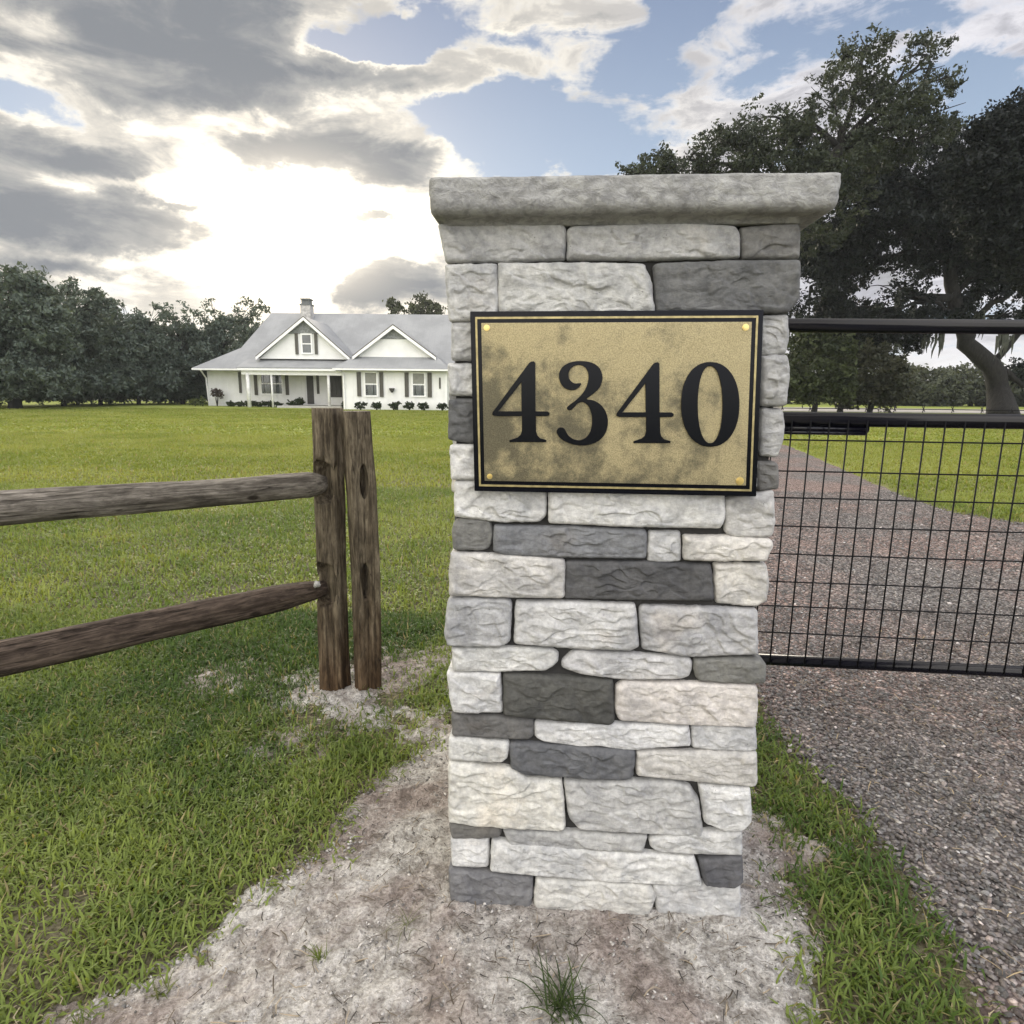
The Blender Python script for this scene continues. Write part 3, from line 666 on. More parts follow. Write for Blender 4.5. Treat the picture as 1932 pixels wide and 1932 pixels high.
# ------------------------------------------------------------------ split-rail fence
def wood_bar(name, A, B, ra, rb, seg, sides, m_, parent, seed, flatten=(1, 1), taper_end=0.0, twist=0.0, sectn=None, local=False):
    """a hewn bar from A to B whose own z axis runs along it"""
    A, B = Vector(A), Vector(B); L = (B-A).length; q_ = (B-A).to_track_quat('Z', 'Y')
    V = []; sides = sides if sectn is None else len(sectn)*8
    for i in range(seg+1):
        t = i/seg; r_ = ra+(rb-ra)*t
        if taper_end and t < taper_end: r_ *= 0.60+0.40*math.sin(t/taper_end*math.pi/2)
        for k in range(sides):
            if sectn is None: th = 2*math.pi*k/sides; x, y = r_*math.cos(th)*flatten[0], r_*math.sin(th)*flatten[1]
            else:
                a_ = sectn[k//8]; b_ = sectn[(k//8+1) % len(sectn)]; f_ = (k % 8)/8; x, y = (a_[0]+(b_[0]-a_[0])*f_)*r_, (a_[1]+(b_[1]-a_[1])*f_)*r_
            V.append((x, y, t*L))
    V = np.array(V); rad = V[:, :2]/np.maximum(np.linalg.norm(V[:, :2], axis=1), 1e-6)[:, None]
    V[:, :2] += rad*(fbm(np.c_[V[:, 0]*30, V[:, 1]*30, V[:, 2]*2.2], 4, seed)*ra*.13+fbm(np.c_[V[:, 0]*90, V[:, 1]*90, V[:, 2]*6], 3, seed+4)*ra*.05)[:, None]
    V[:, :2] += (rad*(np.clip(-fbm(np.c_[rad[:, 0]*2.4+seed, rad[:, 1]*2.4, V[:, 2]*.5], 2, seed+8), 0, 1)*-ra*.30)[:, None])
    V[:, 0] += fbm(np.c_[V[:, 2]*1.3, V[:, 2]*0, V[:, 2]*0+seed], 2, seed)*ra*.25
    F = []; n = sides; i = np.arange(n); j = (i+1) % n
    for k in range(seg): F += [tuple(int(v_) for v_ in r__) for r__ in np.c_[k*n+i, k*n+j, (k+1)*n+j, (k+1)*n+i]]
    F.append(tuple(range(n-1, -1, -1))); F.append(tuple(seg*n+q__ for q__ in range(n)))
    me = bpy.data.meshes.new(name); me.from_pydata([tuple(v_) for v_ in V], [], F); me.update()
    me.polygons.foreach_set('use_smooth', np.array([len(p.vertices) == 4 for p in me.polygons]))
    o = link(name, me, m_, parent)
    p0 = parent.location if parent is not None else Vector((0, 0, 0))
    o.location = A-p0 if parent is not None else A
    o.rotation_mode = 'QUATERNION'; o.rotation_quaternion = q_
    return o
def cut_slots(o, slots):
    """mortises: each slot is (world point, size xyz)"""
    bpy.context.view_layer.update()
    inv = o.matrix_world.inverted()
    for (p, d_, hw, hh_, l0, l1) in slots:
        m__ = MB(); K = 18; p = np.array(p, float); d_ = np.array(d_, float); d_ /= np.linalg.norm(d_); sd2 = np.array([-d_[1], d_[0], 0])
        ring = [p+d_*l0+sd2*hw*math.cos(2*math.pi*k/K)+np.array([0, 0, hh_*math.sin(2*math.pi*k/K)]) for k in range(K)]
        m__.prism(ring, d_*(l1-l0))
        c_ = m__.build('cutter', None); c_.data.transform(inv); c_.matrix_world = o.matrix_world.copy()
        import bmesh
        for ob_ in (o, c_):
            bm_ = bmesh.new(); bm_.from_mesh(ob_.data); bmesh.ops.recalc_face_normals(bm_, faces=bm_.faces[:]); bm_.to_mesh(ob_.data); bm_.free()
        md = o.modifiers.new('b', 'BOOLEAN'); md.object = c_; md.operation = 'DIFFERENCE'; md.solver = 'EXACT'
        bpy.context.view_layer.update()
        me = bpy.data.meshes.new_from_object(o.evaluated_get(bpy.context.evaluated_depsgraph_get()))
        o.modifiers.clear(); o.data = me; bpy.data.objects.remove(c_)
pent = [(-1.0, .1), (-.55, -.9), (.75, -.85), (.95, .3), (.3, .95), (-.6, .8)]
p1b, p1t = gnd(631, 1306), at(611, 770, 2.475); p2b, p2t = gnd(689, 1303), at(669, 776, 2.49)
fence = thing('split_rail_fence', 'split rail fence with grey top rail and dark lower rail crossing the lawn', 'fence', (float(p1b[0]), float(p1b[1])+.03, 0))
A1, A2 = at(605, 912, 2.46), at(606, 1113, 2.46); B1, B2 = at(0, 958, 1.80), at(0, 1241, 1.80)
print('rail z', A1[2], B1[2], A2[2], B2[2])
po = wood_bar('post', (p1b[0], p1b[1]+.03, -.15), (p1t[0], p1t[1]+.03, p1t[2]), .064, .060, 46, 0, M_POST, fence, 3, sectn=pent)
rd = (B1-A1)*[1, 1, 0]; rd /= np.linalg.norm(rd)
cut_slots(po, [(A1+[0, 0, .006], rd, .052, .090, -.055, .16), (A2+[0, 0, .022], rd, .052, .096, -.055, .16)])
ext = lambda A, B, t: A+(B-A)*t
E1, E2 = ext(A1, B1, 2.35), ext(A2, B2, 2.35)
wood_bar('rail', ext(A1, B1, -.02), E1, .052, .058, 70, 26, M_RAIL, fence, 21, (0.75, 1), .03)
wood_bar('rail', ext(A2, B2, -.02), E2, .055, .058, 70, 26, M_RAIL2, fence, 33, (0.75, 1), .10)
wood_bar('post', (E1[0]-.03, E1[1], -.15), (E1[0]-.03, E1[1], 1.20), .064, .060, 40, 0, M_POST, fence, 8, sectn=pent)
M_LICH = flat('pale lichen', (.34, .335, .31), .9, 0, .3, 90, .002)
V = []; kn = at(597, 1104, 2.40); mb = MB()
mb.tube([kn+np.array((.0, .012, .003)), kn+np.array((0, 0, 0)), kn+np.array((0, -.008, -.002))], [.015, .014, .005], 11, jit=.35)
mb.build('lichen_knot', M_LICH, fence, smooth=True, world=True)
p2 = thing('fence_post', 'brown timber post with two empty rail slots, right of the fence post on the lawn', 'post', (float(p2b[0]), float(p2b[1])+.03, 0))
po = wood_bar('post_shaft', (p2b[0], p2b[1]+.03, -.15), (p2t[0], p2t[1]+.03, p2t[2]), .058, .062, 46, 0, M_POST, p2, 13, sectn=[(-.9, -.8), (.35, -.95), (.95, -.2), (.8, .85), (-.85, .85)])
s1, s2 = at(697, 912, 2.44), at(700, 1103, 2.44)
cut_slots(po, [(s1, (.60, -.80, 0), .018, .070, -.10, .12), (s2, (.60, -.80, 0), .018, .076, -.10, .12)])

# ------------------------------------------------------------------ driveway gate
ga = math.radians(-7.0); G0 = at(1485, 790, 2.2)
gx, gy = math.cos(ga), math.sin(ga)
def gp(x, y):          # picture point on the gate's plane -> (metres along, height)
    d_ = ray(x, y); nn_ = np.array([-gy, gx, 0]); t = ((G0-CAM)@nn_)/(d_@nn_); q_ = CAM+d_*t-G0
    return float(q_[0]*gx+q_[1]*gy), float(CAM[2]+d_[2]*t)
gate = thing('driveway_gate', 'black tube gate with square wire mesh across the gravel drive', 'gate', (float(G0[0]), float(G0[1]), 0), ga)
zt, zm, zb = gp(1490, 614)[1], gp(1485, 790)[1], gp(1445, 1244)[1]
print('gate z', zt, zm, zb, [gp(1932, y) for y in (617, 795, 1270)])
U0, U1 = -0.16, 3.0
def lz(a, b, u): return a+(b-a)*u
slope_t = (gp(1932, 617)[1]-zt)/gp(1932, 617)[0]; slope_m = (gp(1932, 796)[1]-zm)/gp(1932, 796)[0]; slope_b = (gp(1932, 1268)[1]-zb)/gp(1932, 1268)[0]
ZT = lambda u: zt+slope_t*u
ZM = lambda u: zm+slope_m*u
ZB = lambda u: zb+slope_b*u
for zf, r_ in ((ZT, .023), (ZM, .024), (ZB, .020)):
    mb = MB(); mb.tube([(U0, 0, zf(U0)), (U1, 0, zf(U1))], r_, 20); mb.build('rail', M_GATE, gate, smooth=True)
for u_ in (U0, U1):
    mb = MB(); mb.tube([(u_, 0, ZB(u_)-.02), (u_, 0, ZT(u_)+.022)], .023, 20); mb.build('end_upright', M_GATE, gate, smooth=True)
us, ue = gp(1481, 806)[0], gp(1639, 806)[0]
mb = MB(); mb.tube([(us-.1, .004, ZM(us)-.032), (ue, .004, ZM(ue)-.032)], .012, 12); mb.tube([(us-.1, -.003, ZM(us)-.046), (ue-.01, -.003, ZM(ue)-.046)], .007, 10); mb.build('brace_rod', M_GATE, gate, smooth=True)
mb = MB(); u_ = gp(1482, 900)[0]; u0_ = u_-.061*3; k = 0
while u0_+k*.0605 < U1-.02:
    u_ = u0_+k*.0605; k += 1
    if u_ < U0+.02: continue
    w1 = random.uniform(-.0012, .0012)
    mb.tube([(u_, -.022, ZM(u_)), (u_+w1, -.022+random.uniform(-.002, .002), (ZM(u_)*.5+ZB(u_)*.5)), (u_, -.021, ZB(u_)-.004)], .0027, 6)
hs = [gp(1480, y)[1] for y in (828.5, 887, 937)]+[gp(1462, y)[1] for y in (989, 1041, 1093)]+[gp(1450, y)[1] for y in (1138, 1188)]
for q_ in hs:
    t = (q_-zb)/(zm-zb)
    pts = [(U0+(U1-U0)*k/10, -.0245+random.uniform(-.0015, .0015), ZB(U0+(U1-U0)*k/10)*(1-t)+ZM(U0+(U1-U0)*k/10)*t+random.uniform(-.0008, .0008)) for k in range(11)]
    mb.tube(pts, .0027, 6)
mb.build('wire_mesh', M_WIRE, gate, smooth=True)
mb = MB(); zz_ = gp(1485, 769)[1]-zm
mb.tube([(U0+(U1-U0)*k/20, -.004, ZM(U0+(U1-U0)*k/20)+zz_+random.uniform(-.002, .002)) for k in range(21)], .0014, 6)
for k in range(34):
    u_ = U0+.05+k*.09; zc = ZM(u_)+zz_
    mb.tube([(u_-.004, -.008, zc-.011), (u_+.004, .0, zc+.010)], .0013, 5); mb.tube([(u_+.003, -.008, zc-.008), (u_-.002, .0, zc+.008)], .0013, 5)
mb.build('barbed_wire', M_WIRE, gate, smooth=True)

# ------------------------------------------------------------------ farmhouse
M_SIDE = flat('white board siding', (0.78, 0.78, 0.755), 0.7, 0, .05, 1.5)
M_TRIM = flat('white trim', (0.82, 0.82, 0.80), 0.6, 0, .04)
M_SHUT = flat('grey brown shutter', (0.085, 0.08, 0.066), 0.7)
M_GLASS = flat('window glass', (0.06, 0.07, 0.075), 0.08, 0, .3, 2, spec=0.8)
M_BLIND = flat('drawn blind', (0.22, 0.22, 0.19), 0.5, 0, .1)
M_SHINGLE = flat('grey gable shingle', (0.22, 0.23, 0.225), 0.9, 0, .3, 12)
M_DARK = flat('dark doorway timber', (0.05, 0.047, 0.042), 0.6)  # near-black brown timber for door, porch screen and planter
def m_roof():
    m_, q = mat('grey metal roof'); v = coords(q)
    s_ = q.n('ShaderNodeSeparateXYZ'); q.set(s_.inputs[0], v)
    n_ = q.noise(v, 0.7, 5, 0.6)
    cc = q.mix(q.mr(n_, 0.35, 0.65), (0.215, 0.222, 0.225), (0.27, 0.277, 0.28))
    st = q.m('FRACT', q.m('MULTIPLY', s_.outputs[0], 2.4)); sm = q.mr(st, 0.0, 0.08, 1.0, 0.0)
    cc = q.mix(q.m('MULTIPLY', sm, 0.25), cc, (0.14, 0.14, 0.15))
    q.set(q.b.inputs['Base Color'], cc); q.b.inputs['Roughness'].default_value = 0.6
    return m_
M_ROOF = m_roof()
HP = lambda zx, zy: (340+zx*.28, 541+zy*.28)
def hz(zx, zy, Y): p = at(*HP(zx, zy), Y); return float(p[0]), float(p[2])
YW, YM, YP, YG = 38.5, 43.0, 40.2, 41.4
hx0, hx1 = hz(182, 600, YM)[0], hz(2080, 600, YM)[0]; wx0, wx1 = hz(1096, 600, YW)[0], hz(1796, 600, YW)[0]
house = thing('farmhouse', 'white single storey farmhouse with grey metal roof and two front gables beyond the lawn', 'house', (hx0, YM, 0))
def hb(name, m_, boxes, parent=None, bevel=0.0):
    m__ = MB()
    for b in boxes: m__.box(*b)
    return m__.build(name, m_, parent or house, bevel=bevel, world=parent is None) if parent is None else child_of(m__, name, m_, parent, bevel)
def child_of(m__, name, m_, parent, bevel=0.0):
    o = m__.build(name, m_, parent, bevel=bevel); o.matrix_parent_inverse = parent.matrix_parent_inverse.copy(); o.matrix_parent_inverse = Matrix.Identity(4)
    return o
ze = 2.42
hb('wall', M_SIDE, [(hx0, wx0+1.0, YM, YM+9, -.1, ze), (wx0+1.002, hx1, YM+.2, YM+9, -.1, ze)]+[(x, x+.04, YM-.02, YM+.01, 0, ze-.1) for x in np.arange(hx0+.02, wx0, .41)])
hb('wing_wall', M_SIDE, [(wx0, wx1, YW, YM+.15, -.1, ze-.06)]+[(x, x+.04, YW-.02, YW+.01, 0, ze-.1) for x in np.arange(wx0+.15, wx1-.15, .41)])
# main roof
rl, rr = at(512, 590.5, 47.3), at(847, 590.5, 47.3); bl_ = at(455, 656, 44.2); el_ = at(362, 694, YM-1.0)
rz_, bz_, ez_ = float(rl[2]), float(bl_[2]), float(el_[2])
sx = float(rr[0]+rl[0])      # mirror axis*2
def mir(x): return sx-x
x_r, x_b, x_e = float(rl[0]), float(bl_[0]), float(el_[0]); yb0, ye0 = 44.2, YM-1.0; yb1, ye1 = 47.3*2-44.2, 47.3*2-ye0
def loop_(x, y0, y1, z_): return [(x, y0, z_), (mir(x), y0, z_), (mir(x), y1, z_), (x, y1, z_)]
mb = MB(); a = loop_(x_e, ye0, ye1, ez_); b = loop_(x_b, yb0, yb1, bz_); top = [(x_r, 47.3, rz_), (mir(x_r), 47.3, rz_)]
for k in range(4): mb.poly(a[k], a[(k+1) % 4], b[(k+1) % 4], b[k])
mb.poly(b[0], b[1], top[1], top[0]); mb.poly(b[2], b[3], top[0], top[1]); mb.poly(b[1], b[2], top[1]); mb.poly(b[3], b[0], top[0])
for k in range(4):
    p, q_ = a[k], a[(k+1) % 4]; mb.poly(p, q_, (q_[0], q_[1], ez_-.14), (p[0], p[1], ez_-.14))
mb.poly(*[(p[0], p[1], ez_-.14) for p in a])
rf = mb.build('roof', M_ROOF, house, world=True)
cx0, cz0 = hz(820, 185, 46.6); cx1, cz1 = hz(882, 82, 46.6)
ch = MB(); ch.box(cx0, cx1, 46.3, 47.1, cz0-.6, cz1-.45); cho = ch.build('chimney', flat('pale stone chimney', (.42, .41, .39), .9, 0, .3, 6), rf)
hb('chimney_cap', flat('dark chimney cap', (.12, .13, .13), .6), [(cx0-.04, cx1+.04, 46.26, 47.14, cz1-.45, cz1-.36), (cx0+.06, cx1-.06, 46.4, 47.0, cz1-.36, cz1-.08), (cx0, cx1, 46.3, 47.1, cz1-.08, cz1)])
# the two front gables
def gable(ap, fl, fr, Yg, wall_bottom, label_):
    ax, az_ = hz(*ap, Yg); lx, lz_ = hz(*fl, Yg); rx_, rz2 = hz(*fr, Yg); lz_ = rz2 = (lz_+rz2)/2
    yb = Yg+ (5.8 if az_ > 5.4 else 4.9)
    m__ = MB(); th = .10
    for (fx, fz) in ((lx, lz_), (rx_, rz2)):
        yback = Yg+2.2
        m__.poly((ax, Yg-.3, az_), (fx, Yg-.3, fz), (fx, yback, fz), (ax, yb, az_))
        m__.poly((ax, Yg-.3, az_-th), (fx, Yg-.3, fz-th), (fx, yback, fz-th), (ax, yb, az_-th))
    g1 = m__.build('gable_roof', M_ROOF, house, world=True)
    for (fx, fz) in ((lx, lz_), (rx_, rz2)):
        m__ = MB(); d_ = .20
        m__.prism([(ax, Yg-.36, az_-.04), (fx, Yg-.36, fz-.04), (fx+(ax-fx)*.0, Yg-.36, fz-.04-d_*.9), (ax, Yg-.36, az_-.04-d_)], (0, .06, 0))
        m__.build('rake_board', M_TRIM, house, world=True)
        m__ = MB(); m__.prism([(ax, Yg-.34, az_+.03), (fx, Yg-.34, fz+.03), (fx, Yg-.34, fz-.038), (ax, Yg-.34, az_-.038)], (0, .06, 0))
        m__.build('roof_edge', M_SHUT, house, world=True)
    m__ = MB(); wz = wall_bottom
    m__.prism([(lx+.1, Yg, lz_-.12), (rx_-.1, Yg, rz2-.12), (ax, Yg, az_-.1)], (0, .1, 0)); m__.build('gable_wall', M_SIDE, house, world=True)
    t = .36
    m__ = MB(); m__.prism([(ax+(lx-ax)*t, Yg-.03, az_-.16+(lz_-az_)*t), (ax+(rx_-ax)*t, Yg-.03, az_-.16+(rz2-az_)*t), (ax, Yg-.03, az_-.16)], (0, .03, 0)); m__.build('gable_shingles', M_SHINGLE, house, world=True)
    return ax, az_, lx, rx_, lz_
g1 = gable((840, 203), (522, 474), (1150, 474), YG, 3.0, '')
g2 = gable((1440, 258), (1170, 470), (1728, 470), YW+.9, 2.9, '')
# low porch roof and the wing's skirt roof
mb = MB(); xa, za = hz(378, 540, YP); xb, zb_ = hz(1062, 545, YP); xa2, za2 = hz(420, 478, YG-.05); xb2, zb2 = hz(1165, 472, YG-.05)
mb.prism([(xa, YP, za), (xb+.3, YP, za), (xb2, YG+.8, za2+.12), (xa2+.2, YG+.8, za2+.12)], (0, 0, -.07)); mb.build('porch_roof', M_ROOF, house, world=True)
hb('porch_beam', M_TRIM, [(xa+.05, xb+.2, YP-.03, YP+.05, za-.20, za-.075), (xa+.2, xb+.2, YP+.2, YP+.32, za-.46, za-.20)])
mb = MB(); e0 = hz(1025, 548, YW-.5); e1 = hz(1815, 552, YW-.5); t0 = hz(1172, 468, YW+.85); t1 = hz(1732, 468, YW+.85)
mb.poly((e0[0], YW-.5, e0[1]), (e1[0], YW-.5, e0[1]), (t1[0], YW+.95, t0[1]), (t0[0], YW+.95, t0[1]))
mb.poly((e0[0], YW-.5, e0[1]), (t0[0], YW+.95, t0[1]), (t0[0]+.2, YM+1, t0[1]+.1), (e0[0], YM+1, e0[1]))
mb.poly((e1[0], YW-.5, e0[1]), (t1[0], YW+.95, t0[1]), (t1[0]-.2, YM+1, t0[1]+.1), (e1[0], YM+1, e0[1]))
mb.box(e0[0], e1[0], YW-.5, YM-.2, e0[1]-.12, e0[1]-.004)
mb.build('wing_roof', M_ROOF, house, world=True)
hb('gutter', M_TRIM, [(e0[0], e1[0], YW-.56, YW-.503, e0[1]-.11, e0[1]-.01)])
hb('gutter', M_TRIM, [(x_e, x_e+3.0, ye0-.06, ye0-.003, ez_-.13, ez_-.02)])
dsx = hz(182, 600, YM)[0]
mb = MB(); mb.tube([(x_e+.55, ye0-.02, ez_-.12), (dsx-.05, YM-.08, ez_-.62), (dsx+.02, YM-.08, 0)], .05, 8); mb.build('downspout', M_TRIM, house, world=True)
mb = MB(); q0 = hz(1050, 560, YW-.3); mb.tube([(q0[0], YW-.35, q0[1]), (wx0+.06, YW-.07, q0[1]-.28), (wx0+.06, YW-.07, 0)], .045, 8); mb.build('downspout', M_TRIM, house, world=True)
hb('corner_board', M_TRIM, [(wx0-.02, wx0+.12, YW-.025, YW-.001, 0, ze-.08)])
hb('corner_board', M_TRIM, [(wx1-.12, wx1+.02, YW-.025, YW-.001, 0, ze-.08)])
def window(x0, x1, y0, y1, Yw, panes=1, blind=False):
    X0, Z1 = hz(x0, y0, Yw); X1, Z0 = hz(x1, y1, Yw)
    m__ = MB(); t = .09; m__.box(X0-t, X1+t, Yw-.06, Yw-.021, Z1, Z1+t); m__.box(X0-t, X1+t, Yw-.08, Yw-.021, Z0-t, Z0)
    m__.box(X0-t, X0, Yw-.06, Yw-.021, Z0, Z1); m__.box(X1, X1+t, Yw-.06, Yw-.021, Z0, Z1)
    zm_ = (Z0+Z1)/2; m__.box(X0, X1, Yw-.05, Yw-.021, zm_-.035, zm_+.035)
    for k in range(1, panes): xx = X0+(X1-X0)*k/panes; m__.box(xx-.05, xx+.05, Yw-.055, Yw-.021, Z0, Z1)
    fr_ = m__.build('window', M_TRIM, house, world=True)
    m__ = MB(); m__.box(X0, X1, Yw-.02, Yw-.004, Z0, Z1); m__.build('pane', M_GLASS, fr_)
    if blind:
        m__ = MB(); m__.box(X0, X1, Yw-.027, Yw-.021, zm_+.035, Z1); m__.build('blind', M_BLIND, fr_)
def shutter(x0, x1, y0, y1, Yw):
    X0, Z1 = hz(x0, y0, Yw); X1, Z0 = hz(x1, y1, Yw); m__ = MB(); m__.box(X0, X1, Yw-.07, Yw-.022, Z0, Z1)
    m__.box(X0, X0+.06, Yw-.085, Yw-.07, Z0, Z1); m__.box(X1-.06, X1, Yw-.085, Yw-.07, Z0, Z1)
    m__.box(X0+.06, X1-.06, Yw-.085, Yw-.07, Z1-.08, Z1); m__.box(X0+.06, X1-.06, Yw-.085, Yw-.07, Z0, Z0+.08)
    m__.build('shutter', M_SHUT, house, world=True)
window(1246, 1326, 580, 732, YW, 1, True); window(1568, 1646, 584, 734, YW, 1, True)
for s_ in ((1190, 1222, 575, 738), (1342, 1372, 575, 742), (1512, 1542, 578, 742), (1666, 1697, 580, 745)): shutter(*s_, YW)
window(545, 690, 585, 720, YM, 2); window(822, 885, 325, 445, YG)
for s_ in ((392, 418, 575, 716), (496, 526, 590, 730), (706, 736, 590, 730)): shutter(*s_, YM)
for s_ in ((772, 800, 312, 456), (903, 930, 312, 456)): shutter(*s_, YG)
def pnl(name, m_, x0, x1, y0, y1, Yw, t0=.05):
    X0, Z1 = hz(x0, y0, Yw); X1, Z0 = hz(x1, y1, Yw); m__ = MB(); m__.box(X0, X1, Yw-t0, Yw-.003, Z0, Z1); return m__.build(name, m_, house, bevel=.01, world=True)
dfr = pnl('door', M_DARK, 850, 905, 600, 790, YM)
pnl('door_surround', M_TRIM, 838, 849, 590, 790, YM); pnl('door_surround', M_TRIM, 906, 914, 590, 790, YM)
pnl('shutter', M_SHUT, 916, 940, 585, 722, YM); pnl('porch_screen', M_DARK, 1000, 1092, 580, 745, YM)
for x_ in (1022, 1048, 1074): pnl('screen_mullion', M_SHUT, x_, x_+7, 580, 745, YM, .08)
M_CUR = flat('white porch curtain', (.72, .72, .69), .8)
for x_, w_ in ((440, 26), (600, 14), (985, 18)):
    X0, _ = hz(x_, 560, YP+.25); m__ = MB(); m__.tube([(X0+.1, YP+.26, 0), (X0+.1, YP+.26, za-.4)], w_*.0046, 10); m__.build('porch_column', M_CUR, house, smooth=True, world=True)
pl_ = hz(1430, 695, YW)
mb = MB(); mb.tube([(pl_[0], YW-.16, pl_[1]+.10), (pl_[0], YW-.16, pl_[1]-.02), (pl_[0], YW-.14, pl_[1]-.16)], [.17, .14, .04], 10)
tag(mb.build('hanging_planter', M_DARK), 'dark half basket planter hung on the white house wall between two shuttered windows', 'planter')
pq = hz(1750, 650, YW); mb = MB(); mb.box(pq[0]-.05, pq[0]+.05, YW-.05, YW-.026, pq[1]-.32, pq[1]+.32)
tag(mb.build('wall_plaque', M_SHUT, bevel=.01), 'narrow upright dark plaque at the right end of the white house wall', 'plaque')
mb = MB(); s0 = hz(640, 800, YP-.4); mb.box(s0[0], hz(1090, 800, YP)[0], YP-.1, YM, -.05, .12)
mb.build('porch_floor', flat('porch slab', (.4, .39, .36), .9), house, world=True)

# ------------------------------------------------------------------ foliage
def leaves(name, blobs, size, m_, parent, seed, c1, c2, clump=0.45, per=45, gap=0.15, holes=(), world=True, nclump=None, aspect=.5):
    """crown of leaf-sized faces gathered in clumps; blobs: (centre, radii, clumps)"""
    r_ = np.random.default_rng(seed); CP = []
    for c_, rad, n in blobs:
        n = int(n); v = r_.normal(size=(n, 3)); v /= np.linalg.norm(v, axis=1)[:, None]
        s_ = r_.uniform(.25, 1, n)**.45
        CP.append(np.array(c_)+v*np.array(rad)*s_[:, None]*(1+.22*fbm(v*1.7+seed, 3, seed)[:, None]))
    CP = np.concatenate(CP); keep = (fbm(CP/(clump*3.2), 2, seed+3) > -0.5+gap) & (fbm(CP/(clump*1.5), 2, seed+6) > -0.55+gap); CP = CP[keep]
    shade = r_.uniform(0, 1, len(CP))
    n = len(CP)*per; ci = np.repeat(np.arange(len(CP)), per)
    dv = r_.normal(size=(len(CP), 3)); dv[:, 2] = dv[:, 2]*.6+.25; dv /= np.linalg.norm(dv, axis=1)[:, None]
    sz = r_.uniform(.45, 1.25, len(CP)); tt = r_.uniform(-1, 1, n)
    off = r_.normal(size=(n, 3))*clump*np.array([.34, .34, .24])*(1.15-np.abs(tt)*.6)[:, None]*sz[ci][:, None]+dv[ci]*(tt*clump*1.15*sz[ci])[:, None]
    C = CP[ci]+off
    for (hc, hr) in holes:
        dr = C-CAM; dr /= np.linalg.norm(dr, axis=1)[:, None]; hd = np.array(hc)-CAM; hd = hd/np.linalg.norm(hd)
        k = np.linalg.norm(C-np.array(hc), axis=1) > 0; C = C[k]; ci = ci[k]
    n = len(C)
    a = r_.normal(size=(n, 3)); a[:, 2] -= .35; a /= np.linalg.norm(a, axis=1)[:, None]
    b = np.cross(a, r_.normal(size=(n, 3))); b /= np.linalg.norm(b, axis=1)[:, None]
    s_ = size*r_.uniform(.6, 1.5, n)[:, None]
    V = np.stack([C-a*s_, C+b*s_*aspect, C+a*s_, C-b*s_*aspect], 1).reshape(-1, 3)
    V[1::4] += np.cross(a, b)*s_*.18; V[3::4] += np.cross(a, b)*s_*.18
    F = np.arange(4*n).reshape(n, 4)
    t = np.clip(shade[ci]*.6+r_.uniform(0, 1, n)*.4, 0, 1)[:, None]
    colr = np.array(c1)*(1-t)+np.array(c2)*t
    return np_mesh(name, V, F, m_, parent, attrs={'tint': np.repeat(colr, 4, 0)}, world=world)
def limb(mb_, A, B, ra, rb, sag=.12, n=7, rn=random):
    A, B = Vector(A), Vector(B); L = (B-A).length; pts = []
    for i in range(n):
        t = i/(n-1); p = A.lerp(B, t); p += Vector((rn.uniform(-1, 1), rn.uniform(-1, 1), rn.uniform(-1, 1)))*L*.045*math.sin(t*math.pi)
        p.z += math.sin(t*math.pi)*L*sag; pts.append(p)
    mb_.tube(pts, [ra+(rb-ra)*(i/(n-1))**.8 for i in range(n)], 8)
    return pts
def tree(name, label, base, trunk, r0, blobs, leaf=.11, c1=(.022, .035, .014), c2=(.07, .09, .035), clump=.55, per=45, gap=.15, seed=1, group=None, twigs=4, cat='tree', aspect=.5):
    rn = random.Random(seed); root = thing(name, label, cat, tuple(base), 0, group)
    mb_ = MB(); pts = [Vector(p) for p in trunk]
    full = [Vector(base)-Vector((0, 0, .2))]+pts; k = len(full)
    rad = [r0*(1-.55*i/(k-1)) for i in range(k)]; rad[0] = r0*1.35
    dense = []
    dr = []
    for i in range(k-1):
        for t in (0, .33, .66): dense.append(full[i].lerp(full[i+1], t)+Vector((rn.uniform(-1, 1), rn.uniform(-1, 1), 0))*r0*.12*(i > 0)); dr.append(rad[i]+(rad[i+1]-rad[i])*t)
    dense.append(full[-1]); dr.append(rad[-1]); mb_.tube(dense, dr, 12, jit=.06)
    for c_, rd, n in blobs:
        src = min(full[1:], key=lambda q: (q-Vector(c_)).length+rn.uniform(0, .5)); L = (src-Vector(c_)).length
        rb_ = max(.02, min(r0*.42, L*.035)); pp = limb(mb_, src, c_, rb_, rb_*.25, .06, 7, rn)
        for j in range(twigs):
            s_ = pp[rn.randint(3, 6)]; v = Vector((rn.gauss(0, 1), rn.gauss(0, 1), rn.gauss(.2, .8))).normalized()
            e2 = Vector(c_)+Vector((v.x*rd[0], v.y*rd[1], v.z*rd[2]))*.95; limb(mb_, s_, e2, rb_*.35, .012, .05, 5, rn)
    mb_.build('trunk', M_BARK, root, smooth=True, world=True)
    leaves('crown', blobs, leaf, M_LEAF, root, seed, c1, c2, clump, per, gap, aspect=aspect)
    return root
def pb(x, y, r_, Y, n, ry=None, dep=1.0, jy=0.0):
    """blob from picture position, radius in picture px, at distance Y"""
    c_ = at(x, y, Y+jy); k = Y/FPX; ry = ry or r_
    return (c_, (r_*k, r_*k*dep, ry*k), n)

